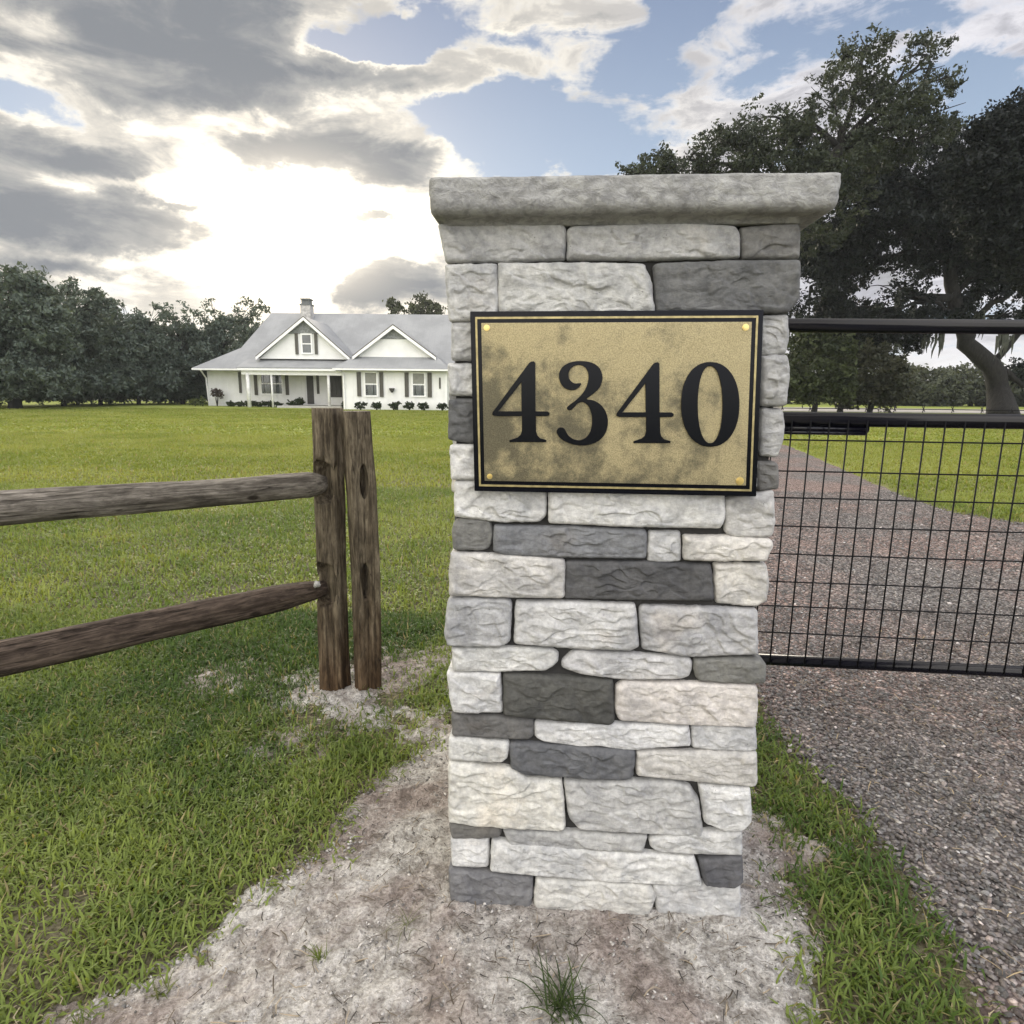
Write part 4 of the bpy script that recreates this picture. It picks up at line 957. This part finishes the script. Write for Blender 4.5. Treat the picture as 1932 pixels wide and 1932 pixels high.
# -- oaks beyond the gate
YA = 37.7; tb = gnd(1893, 786)
TA = [at(1885, 735, YA), at(1868, 690, YA), at(1825, 648, YA), at(1812, 610, YA), at(1800, 560, YA), at(1790, 480, YA), at(1770, 380, YA)]
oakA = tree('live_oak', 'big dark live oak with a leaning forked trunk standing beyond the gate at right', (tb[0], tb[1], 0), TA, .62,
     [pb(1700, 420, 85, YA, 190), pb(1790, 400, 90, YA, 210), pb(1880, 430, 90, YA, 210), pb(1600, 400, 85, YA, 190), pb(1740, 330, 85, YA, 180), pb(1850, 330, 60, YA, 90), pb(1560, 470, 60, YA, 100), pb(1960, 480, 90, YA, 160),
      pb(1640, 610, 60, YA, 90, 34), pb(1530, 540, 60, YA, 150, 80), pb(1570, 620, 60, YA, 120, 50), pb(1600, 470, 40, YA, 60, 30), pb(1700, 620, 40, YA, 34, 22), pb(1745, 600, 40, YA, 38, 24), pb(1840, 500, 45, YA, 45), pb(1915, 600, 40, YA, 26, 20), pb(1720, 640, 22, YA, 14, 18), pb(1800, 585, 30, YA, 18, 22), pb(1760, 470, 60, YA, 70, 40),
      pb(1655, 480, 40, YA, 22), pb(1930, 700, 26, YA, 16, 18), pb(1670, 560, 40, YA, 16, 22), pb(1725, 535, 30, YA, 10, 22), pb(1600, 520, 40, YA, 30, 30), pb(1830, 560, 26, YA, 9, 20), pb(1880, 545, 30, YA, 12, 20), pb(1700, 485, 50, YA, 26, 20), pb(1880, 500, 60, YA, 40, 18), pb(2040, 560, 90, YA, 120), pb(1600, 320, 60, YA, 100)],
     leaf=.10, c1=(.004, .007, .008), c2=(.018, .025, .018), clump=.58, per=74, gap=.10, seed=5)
for (x0, y0, x1, y1, ra, rb) in ((1868, 690, 1932, 730, .22, .16), (1812, 610, 1730, 560, .20, .06), (1812, 625, 1900, 560, .26, .12), (1900, 560, 1960, 520, .12, .05), (1800, 560, 1860, 500, .18, .06), (1730, 560, 1640, 540, .06, .02), (1932, 730, 2050, 700, .16, .1)):
    mb = MB(); limb(mb, at(x0, y0, YA), at(x1, y1, YA-.6), ra, rb, .08, 8); mb.build('limb', M_BARK, oakA, smooth=True, world=True)
M_MOSS = flat('grey moss', (.06, .065, .05), .95, 0, .3, 4); rn = random.Random(4)
for (x0, y0) in ((1745, 635), (1772, 640), (1900, 640), (1560, 560), (1850, 600), (1700, 560), (1890, 632), (1720, 600)):
  mb = MB()
  for k in range(9):
    p = at(x0+rn.gauss(0, 6), y0+rn.uniform(-16, 2), YA-rn.uniform(0, .6)); L = rn.uniform(.3, 1.5)
    mb.tube([p, p+np.array((.04, 0, -L*.35)), p+np.array((rn.uniform(-.08, .08), 0, -L*.7)), p+np.array((rn.uniform(-.1, .1), 0, -L))], [.07, .075, .04, .008], 5, jit=.45)
  mb.build('hanging_moss', M_MOSS, oakA, world=True)
YB = 31; tbB = gnd(1560, 800)
tree('live_oak', 'spreading oak with a high thin crown rising behind the stone pillar cap', (10.5, YB, 0), [(10.8, YB, 2.2), (11.2, YB, 4.5), (11.8, YB, 7), (13.0, YB, 9.5), (14.5, YB, 12)], .5,
     [pb(1560, 300, 95, YB, 190, 70), pb(1660, 240, 75, YB, 150, 65), pb(1470, 290, 75, YB, 140, 55), pb(1380, 300, 65, YB, 95, 42), pb(1300, 300, 50, YB, 55, 30), pb(1235, 312, 36, YB, 26, 18), pb(1190, 322, 22, YB, 9, 9),
      pb(1500, 215, 50, YB, 40, 32), pb(1570, 170, 52, YB, 36, 36), pb(1635, 95, 42, YB, 24, 26), pb(1620, 140, 50, YB, 30, 32), pb(1750, 105, 42, YB, 30, 30), pb(1740, 160, 60, YB, 58, 40), pb(1700, 200, 50, YB, 50), pb(1790, 230, 34, YB, 13, 40),
      pb(1440, 220, 36, YB, 15, 22), pb(1380, 255, 36, YB, 18, 18), pb(1540, 390, 80, YB, 110), pb(1740, 270, 50, YB, 38)],
     leaf=.078, c1=(.016, .023, .018), c2=(.056, .068, .040), clump=.48, per=60, gap=.22, seed=9)
YD = 26
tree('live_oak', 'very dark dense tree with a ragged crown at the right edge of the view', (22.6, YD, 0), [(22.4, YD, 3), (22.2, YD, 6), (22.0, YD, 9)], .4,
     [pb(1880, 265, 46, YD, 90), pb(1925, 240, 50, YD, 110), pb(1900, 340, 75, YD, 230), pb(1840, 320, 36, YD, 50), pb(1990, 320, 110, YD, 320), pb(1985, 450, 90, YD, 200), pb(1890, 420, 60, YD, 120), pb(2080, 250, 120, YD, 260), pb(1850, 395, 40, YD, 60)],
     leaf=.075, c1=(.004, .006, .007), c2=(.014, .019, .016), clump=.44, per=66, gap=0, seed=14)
# -- understorey and far trees on the right
for k, (x, y, r_, Y_, n, ry, lab) in enumerate(((1535, 690, 70, 33, 230, 70, 'tangled bright green understorey tree beside the pillar behind the gate rails'), (1640, 700, 60, 36, 200, 55, 'brownish tangled thicket tree between the two gate rails'), (1585, 630, 85, 40, 330, 60, 'dark round tree rising behind the thicket under the gate top rail'))):
    b_ = gnd(x, 780); bs = at(x, 770, Y_)
    tree('thicket_tree', lab, (bs[0], Y_, 0), [(bs[0]+.1, Y_, 1), (bs[0]-.1, Y_, 2.2)], .14, [pb(x, y, r_, Y_, n, ry), pb(x-35, y+38, 40, Y_, 70, 30), pb(x+40, y+36, 40, Y_, 70, 32)], leaf=.10,
         c1=(.014, .021, .011), c2=((.075, .095, .038), (.085, .085, .055), (.022, .03, .018))[k], clump=.4, per=40, gap=.02, seed=30+k, twigs=9)
for k, (x, r_, ytop) in enumerate(((1745, 55, 700), (1830, 60, 692), (1905, 50, 705), (1985, 60, 690), (1690, 40, 690), (1480, 60, 680))):
    Y_ = 66+k; bs = at(x, 770, Y_)
    tree('far_tree', ('low rounded tree at the left of the far hedge line seen between the gate rails', 'widest low rounded tree in the far hedge line between the gate rails', 'far low tree just left of the leaning oak trunk', 'far low tree at the right edge of the frame', 'far low tree hidden behind the thicket', 'far low tree behind the pillar edge')[k], (bs[0], Y_, 0), [(bs[0], Y_, 1.5)], .2,
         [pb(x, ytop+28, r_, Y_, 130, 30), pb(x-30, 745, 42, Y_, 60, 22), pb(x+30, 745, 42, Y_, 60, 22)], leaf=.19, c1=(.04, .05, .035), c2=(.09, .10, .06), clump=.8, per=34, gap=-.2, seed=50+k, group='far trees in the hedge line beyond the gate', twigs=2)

# -- wood left of the house, each tree on its own trunk
LT_ = [(-70, 545, 130, 36, 'first tall tree at the far left, cut by the picture edge'), (28, 528, 105, 34, 'nearest tall tree of the left wood with a thick dark trunk on the lawn edge'),
       (120, 545, 90, 39, 'tall tree with a high crown, second along the left wood'), (190, 575, 75, 42, 'mid height tree with an open top in the middle of the left wood'),
       (262, 590, 70, 44, 'tree with spiky top left of the gap in the wood'), (345, 600, 70, 46, 'rounded tree standing right of the middle of the left wood'),
       (425, 585, 62, 48, 'leafy tree with an open crown nearest the left end of the house'), (485, 605, 50, 54, 'smaller tree partly hidden by the house roof')]
for k, (x, yt, rw, Y_, lab) in enumerate(LT_):
    bs = at(x, 768, Y_); rn = random.Random(80+k); bx = float(bs[0])
    hgt = float(at(x, yt, Y_)[2]); kk = Y_/FPX; mid = (yt+700)/2
    bl2 = [pb(x, yt+55, rw*.62, Y_, 110, 50), pb(x-rw*.45, yt+95, rw*.55, Y_, 95, 50), pb(x+rw*.45, yt+90, rw*.55, Y_, 95, 50), pb(x, mid+25, rw*.85, Y_, 150, 55), pb(x-rw*.4, 718, rw*.7, Y_, 120, 34), pb(x+rw*.4, 715, rw*.7, Y_, 120, 34), pb(x+rw*.1, 742, rw*.75, Y_+2.5, 70, 14)]
    for j in range(9):
        bl2.append(pb(x+rn.uniform(-1, 1)*rw, yt+rn.uniform(-12, 46), rn.uniform(8, 22), Y_, rn.choice((3, 5, 7))))
    tree('wood_tree', lab, (bx, Y_, 0), [(bx+.1, Y_, 1.2), (bx-.15, Y_, 2.4), (bx+.1, Y_, hgt*.6)], .11 if k != 1 else .26, bl2, leaf=.105, c1=(.060, .080, .068), c2=(.125, .155, .120), clump=.50, per=50, gap=.18, seed=80+k, group='trees in the wood left of the house')  # leaf colours paled to stand in for haze over the left wood
mb = None
for k, (x, yt, r_) in enumerate(((-60, 640, 90), (70, 650, 90), (180, 655, 80), (280, 652, 70), (370, 650, 75), (460, 648, 70))):
    Y_ = 62+k; bs = at(x, 760, Y_)
    tree('wood_tree', ('dark back tree at the far left behind the tall trees', 'dark back tree behind the thick trunk', 'dark back tree filling the wood left of its middle', 'dark back tree in the middle of the wood', 'dark back tree right of the middle of the wood', 'dark back tree beside the left end of the house')[k], (bs[0], Y_, 0), [(bs[0], Y_, 2)], .25,
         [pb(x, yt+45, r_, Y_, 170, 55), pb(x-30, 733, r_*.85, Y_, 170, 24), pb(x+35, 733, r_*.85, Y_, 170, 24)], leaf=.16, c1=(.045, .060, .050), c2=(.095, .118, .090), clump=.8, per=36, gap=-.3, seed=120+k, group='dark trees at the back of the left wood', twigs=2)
for k, (x, y, r_, n, ry) in enumerate(((805, 578, 34, 46, 14), (742, 586, 12, 8, 8))):
    Y_ = 72; bs = at(x, 760, Y_)
    tree('tall_tree', ('treetop showing above the house roof beside the pillar', 'small treetop just clearing the roof ridge')[k], (bs[0], Y_, 0), [(bs[0], Y_, 4), (bs[0]+.3, Y_, 7.5)], .25, [pb(x, y+8, r_, Y_, n, ry), pb(x-4, y-12, r_*.4, Y_, 9, 10), pb(x+12, y-6, r_*.35, Y_, 6, 10), pb(x, y+40, r_*1.1, Y_, 60, 24)], leaf=.17, c1=(.03, .036, .02), c2=(.075, .085, .04), clump=.6, per=34, gap=0, seed=140+k)

# -- shrubs at the house
def shrub(name, label, x, Y_, w_, h_, seed, c1=(.012, .02, .01), c2=(.05, .07, .03), cat='shrub', group=None, stem=False, n=26):
    X0 = float(x); root = thing(name, label, cat, (X0, Y_, 0), 0, group)
    mb_ = MB(); rn = random.Random(seed)
    for j in range(5): mb_.tube([(X0, Y_, -.05), (X0+rn.uniform(-.5, .5)*w_*.5, Y_+rn.uniform(-.1, .1), h_*.7)], [.025, .008], 5)
    mb_.build('stem', M_BARK, root, world=True)
    zc = h_*.55 if not stem else h_*.72
    leaves('foliage', [((X0, Y_, zc), (w_/2, w_/2.4, h_*.42 if not stem else h_*.26), n)], .045, M_LEAF, root, seed, c1, c2, .11, 42, -.3)
    return root
RW = [(1215, 75, 'rounded shrub left of the left wing window'), (1325, 62, 'loose shrub under the right side of the left wing window'), (1440, 55, 'small shrub with a tall sprig under the wall planter'), (1545, 76, 'round clipped shrub left of the right wing window'), (1640, 78, 'wide shrub under the right wing window'), (1765, 70, 'dark shrub at the right end of the wing beside the pillar')]
for k, (zx, zw, lab) in enumerate(RW):
    X0, _ = hz(zx, 800, YW-.8); shrub('round_shrub', lab, X0, YW-.8, zw*.0088, .46, 200+k, group='shrubs along the wing wall')
X0, _ = hz(1465, 790, YW-.7); shrub('flowering_sprig', 'thin tall sprig beside the small shrub under the planter', X0, YW-.7, .22, .55, 215, stem=True, n=8, cat='plant')
X0, _ = hz(248, 780, YM-.8); shrub('small_tree', 'small bushy red brown ornamental tree at the left end of the house wall', X0, YM-.8, .85, 1.15, 220, (.03, .022, .018), (.11, .085, .07), 'tree', stem=True, n=34)
for k, (zx, zw, hh_, lab) in enumerate(((100, 60, .5, 'pale green plant at the left corner of the house'), (150, 60, .55, 'yellow green plant beside the left corner of the house'), (340, 60, .3, 'low dark shrub right of the small ornamental tree'), (400, 60, .28, 'low shrub below the lone dark shutter'), (470, 70, .38, 'low green shrub left of the double window'), (540, 70, .34, 'low green shrub under the left of the double window'), (610, 60, .36, 'low green shrub under the right of the double window'), (660, 50, .3, 'low shrub right of the double window'), (770, 90, .45, 'wide dark shrub left of the front door'), (810, 50, .62, 'taller shrub just left of the front door'), (1120, 60, .46, 'dark shrub in the corner beside the wing'))):
    X0, _ = hz(zx, 800, YM-1.4 if zx < 1000 else YP-.3); shrub('low_shrub', lab, X0, YM-1.4 if zx < 1000 else YP-.3, zw*.0098, hh_, 230+k, c1=(.03, .05, .015) if k < 2 else (.014, .022, .01), c2=(.16, .19, .06) if k < 2 else (.06, .085, .03), group='low planting along the main house wall')

# ------------------------------------------------------------------ grass, gravel, litter
def wedge(n, y0, y1, mg=.9):
    """points spread evenly over the ground ahead of the camera between two distances"""
    y = np.sqrt(rng.uniform(0, 1, n)*(y1**2-y0**2)+y0**2); x = rng.uniform(-1, 1, n)*(.92*y+mg); return np.c_[x, y]
def blades(name, P, ln, wd, c_lo, c_hi, parent=None, lean=(.3, 1.1), straw=.06, kind='stuff', tuft=0.0, cseed=1, z0=0.0):
    n = len(P); th = rng.uniform(0, 2*math.pi, n); dirx = np.c_[np.cos(th), np.sin(th), np.zeros(n)]
    perp = np.c_[-np.sin(th), np.cos(th), np.zeros(n)]
    l = ln*rng.uniform(.55, 1.35, n)*(1+.35*fbm(P*3, 2, 91)); w_ = wd*rng.uniform(.6, 1.3, n); le = rng.uniform(*lean, n)
    base = np.c_[P, np.full(n, z0)]
    m1 = base+dirx*(np.sin(le*.6)*l*.55)[:, None]+np.c_[np.zeros(n), np.zeros(n), np.cos(le*.6)*l*.55]
    tip = m1+dirx*(np.sin(le*1.35)*l*.5)[:, None]+np.c_[np.zeros(n), np.zeros(n), np.cos(le*1.35)*l*.5]
    V = np.stack([base-perp*w_[:, None]*.4, base+perp*w_[:, None]*.4, m1+perp*w_[:, None]*.5, m1-perp*w_[:, None]*.5, tip], 1).reshape(-1, 3)
    b = np.arange(n)[:, None]*5; F = np.concatenate([b+[0, 1, 2], b+[0, 2, 3], b+[3, 2, 4]], 0)
    q_ = np.clip(.5+1.1*fbm(P*.9, 3, cseed)+.5*fbm(P*6, 2, cseed+5)+.5*fbm(P*[.12, .45], 3, 70)+rng.normal(0, .22, n), 0, 1)[:, None]
    c_ = np.array(c_lo)*(1-q_)+np.array(c_hi)*q_
    st = rng.uniform(0, 1, n) < straw; c_[st] = np.array((.30, .26, .13))*rng.uniform(.6, 1.1, (st.sum(), 1))
    cc = np.repeat(c_, 5, 0); cc[0::5] *= .9; cc[1::5] *= .9
    return np_mesh(name, V, F, M_BLADE, parent, attrs={'tint': cc})
def lawn_pts(n, y0, y1, mg=.9):
    P = wedge(n, y0, y1, mg); k = np.ones(len(P), bool)
    if y0 < 3.2:
        d_ = sand_sd(P); k &= (d_ < .13) & (rng.uniform(0, 1, len(P)) < np.clip(.30-d_*np.where(d_ > 0, 2.3, 4.5), 0, 1))
        for c_, r_ in SPECK: k &= ~((np.linalg.norm(P-np.array(c_), axis=1) < r_*1.15) & (rng.uniform(0, 1, len(P)) < .62))
    d_ = drive_sd(P); k &= (d_ < .05) & (rng.uniform(0, 1, len(P)) < np.clip(.16-d_*3.2, 0, 1))
    loc = P-PA[:2]; u_ = loc@e_[:2]; v_ = loc@(-nrm[:2]); k &= ~((u_ > -.01) & (u_ < PW+.01) & (v_ > -.01) & (v_ < PDEP+.01))
    # thin patches in the turf
    th_ = fbm(P*1.6, 3, 44); k &= rng.uniform(0, 1, len(P)) < np.clip(1.25-np.clip(th_-.30, 0, 1)*4*(P[:, 1] < 4), .25, 1)
    return P[k]
P = lawn_pts(400000, .75, 3.4)
a = blades('grass', P, .044, .0052, (.060, .110, .024), (.190, .245, .058), lean=(.45, 1.75), straw=.07, cseed=2)
tag(a, 'short green turf in the foreground around the sand', 'grass', kind='stuff')
P = lawn_pts(230000, 3.4, 8, 1.2)
tag(blades('grass', P, .050, .0078, (.120, .178, .036), (.240, .284, .070), lean=(.4, 1.6), straw=.05, cseed=3), 'yellow green mown lawn in the middle distance', 'grass', kind='stuff')
P = lawn_pts(200000, 8, 17, 1.5)
tag(blades('grass', P, .048, .016, (.155, .200, .038), (.245, .274, .072), straw=.05, cseed=4), 'smooth bright lawn further out', 'grass', kind='stuff')
P = lawn_pts(170000, 17, 37, 2); P = P[~((P[:, 0] > 14) & (P[:, 1] > 42))]
tag(blades('grass', P, .045, .05, (.180, .222, .042), (.256, .284, .076), straw=.03, cseed=6), 'far bright lawn in front of the house', 'grass', kind='stuff')

def stones_mesh(name, P, smin, smax, colfn, z0, label, flatn=.6):
    n = len(P); s_ = smin+(smax-smin)*rng.uniform(0, 1, n)**2.2
    O = np.array([(1, 0, 0), (0, 1, 0), (-1, 0, 0), (0, -1, 0), (.0, 0, 1), (0, 0, -1), (.6, .6, .5), (-.6, .6, .5), (-.6, -.6, .5), (.6, -.6, .5)], float)
    T = [(6, 4, 0), (0, 9, 4)]
    T = np.array([(0, 1, 6), (1, 2, 7), (2, 3, 8), (3, 0, 9), (0, 6, 9), (1, 7, 6), (2, 8, 7), (3, 9, 8), (4, 9, 6), (4, 6, 7), (4, 7, 8), (4, 8, 9)])
    V = O[None]*s_[:, None, None]*rng.uniform(.65, 1.25, (n, 10, 3)); V[:, :, 2] *= flatn; V[:, :, 0] *= rng.uniform(.8, 1.5, n)[:, None]
    th = rng.uniform(0, 6.28, n); c_, q_ = np.cos(th)[:, None], np.sin(th)[:, None]
    x, y = V[:, :, 0]*c_-V[:, :, 1]*q_, V[:, :, 0]*q_+V[:, :, 1]*c_; ti = rng.normal(0, .35, n)[:, None]
    V = np.stack([x, y, V[:, :, 2]+x*ti], 2)+np.c_[P, z0+s_*.12][:, None]
    F = (np.arange(n)[:, None, None]*10+T[None]).reshape(-1, 3)
    return tag(np_mesh(name, V.reshape(-1, 3), F, M_PEB, attrs={'tint': np.repeat(colfn(n), 10, 0)}), label, 'gravel', kind='stuff')
def gcol(n):
    t = rng.uniform(0, 1, n); b = np.where(t < .5, .09, np.where(t < .88, .155, np.where(t < .985, .23, .42)))*rng.uniform(.7, 1.25, n)
    h_ = rng.uniform(0, 1, n)[:, None]; return b[:, None]*(np.array([1.10, .93, .86])*h_+np.array([.99, .98, .96])*(1-h_))
def drive_pts(n, y0, y1, x1=5.0):
    P = np.c_[rng.uniform(.5, x1, n), rng.uniform(y0, y1, n)]; d_ = drive_sd(P)
    P = P[(d_ > -.10) & (rng.uniform(0, 1, n) < np.clip(.35+d_*6, .0, 1)) & (P[:, 0] < P[:, 1]*.95+.9)]; return P
P = drive_pts(110000, .8, 3.6, 4.2)
stones_mesh('gravel', P, .0030, .0095, gcol, .010, 'loose mixed grey gravel on the near drive')
P = drive_pts(70000, 3.6, 8, 8)
stones_mesh('gravel', P, .006, .014, gcol, .008, 'grey gravel on the drive behind the gate')
# crumbs and litter on the sand
P = np.c_[rng.uniform(-1.4, 1.3, 40000), rng.uniform(.7, 2.8, 40000)]; P = P[sand_sd(P) > .03]
def scol(n):
    t = rng.uniform(0, 1, n); b = np.where(t < .22, .14, np.where(t < .7, .32, .42))*rng.uniform(.7, 1.25, n); return b[:, None]*np.array([1.0, .95, .88])
stones_mesh('sand_crumbs', P, .0012, .0055, scol, .012, 'pale sand crumbs and dark specks')
def litter(name, P, ln, z0, label, cs):
    n = len(P); th = rng.uniform(0, 6.28, n); d_ = np.c_[np.cos(th), np.sin(th), rng.normal(0, .18, n)]; p_ = np.c_[-np.sin(th), np.cos(th), np.zeros(n)]
    l = ln*rng.uniform(.3, 1.4, n)[:, None]; w_ = rng.uniform(.0006, .0016, n)[:, None]; c_ = np.c_[P, np.full(n, z0)]
    bend = p_*l*rng.normal(0, .25, n)[:, None]; up = np.array([0, 0, 1])*w_*1.2
    V = np.stack([c_-d_*l-p_*w_, c_-d_*l+p_*w_, c_+bend+p_*w_+up, c_+bend-p_*w_+up, c_+d_*l+p_*w_*.4, c_+d_*l-p_*w_*.4], 1).reshape(-1, 3)
    b = np.arange(n)[:, None]*6; F = np.concatenate([b+[0, 1, 2, 3], b+[3, 2, 4, 5]], 0)
    t = rng.integers(0, len(cs), n); return tag(np_mesh(name, V, F, M_DEBRIS, attrs={'tint': np.repeat(np.array(cs)[t], 6, 0)}), label, 'litter', kind='stuff')
P = np.c_[rng.uniform(-1.4, 1.3, 3600), rng.uniform(.7, 2.8, 3600)]; P = P[sand_sd(P) > .0]
litter('dry_litter', P, .016, .019, 'fine dry twigs and roots lying on the sand', [(.07, .055, .04), (.12, .10, .075), (.30, .25, .18), (.05, .045, .04)])
P = wedge(26000, .8, 3.6); P = P[(sand_sd(P) < .05) & (drive_sd(P) < .03)]
litter('dry_litter', P, .013, .006, 'dry clippings and thatch under the turf', [(.30, .25, .14), (.22, .18, .10), (.10, .085, .05), (.36, .31, .2)])
P = drive_pts(1500, .9, 3.2, 3.0)
litter('dry_litter', P, .018, .022, 'dry straw bits on the gravel', [(.32, .25, .15), (.12, .09, .06), (.2, .16, .1)])

def tuft(label, x, y, n, ln, wd, c1, c2, spread=.02, lean=(.1, 1.2), seed=1):
    p = gnd(x, y, .012); r_ = np.random.default_rng(seed); root = thing('grass_tuft', label, 'grass tuft', tuple(map(float, p)))
    V, F, C = [], [], []; b = 0
    for i in range(n):
        th = r_.uniform(0, 2*math.pi); le = r_.uniform(*lean); l = ln*r_.uniform(.5, 1.2); w_ = wd*r_.uniform(.6, 1.2)
        d_ = np.array([math.cos(th), math.sin(th), 0]); pr = np.array([-d_[1], d_[0], 0]); c_ = p+np.array([*r_.normal(0, spread, 2), -.01]); K = 7
        a_ = le*.25
        for k in range(K):
            t = k/(K-1); V += [c_-pr*w_*.5*(1-t**2), c_+pr*w_*.5*(1-t**2)]; c_ = c_+(d_*math.sin(a_)+np.array([0, 0, math.cos(a_)]))*l/(K-1); a_ += le*.30
        F += [(b+2*k, b+2*k+1, b+2*k+3, b+2*k+2) for k in range(K-1)]; b += 2*K
        t = r_.uniform(); C += [np.array(c1)*(1-t)+np.array(c2)*t]*(2*K)
    V = np.array(V); V[:, 2] = np.maximum(V[:, 2], .016)
    np_mesh('blades', V, F, M_BLADE, root, attrs={'tint': np.array(C)}, world=True)
tuft('large grass tuft with long arching blades in front of the stone pillar', 1060, 1905, 70, .125, .0036, (.025, .045, .015), (.085, .12, .04), .016, (.2, 1.9), 1)
tuft('small upright green tuft on the bare sand between lawn and pillar', 603, 1812, 26, .055, .0028, (.09, .14, .03), (.17, .20, .05), .007, (.1, .8), 2)
tuft('thin straggling tuft on the sand near the pillar foot', 770, 1752, 18, .085, .0018, (.10, .12, .05), (.17, .19, .08), .010, (.6, 1.5), 3)
tuft('short tuft growing at the lawn edge near the bottom left', 300, 1880, 22, .055, .0028, (.07, .10, .03), (.15, .16, .06), .009, (.2, 1.2), 4)
tuft('small tuft at the bottom left corner of the sand', 160, 1930, 24, .05, .0028, (.08, .12, .03), (.15, .18, .06), .010, (.2, 1.2), 5)
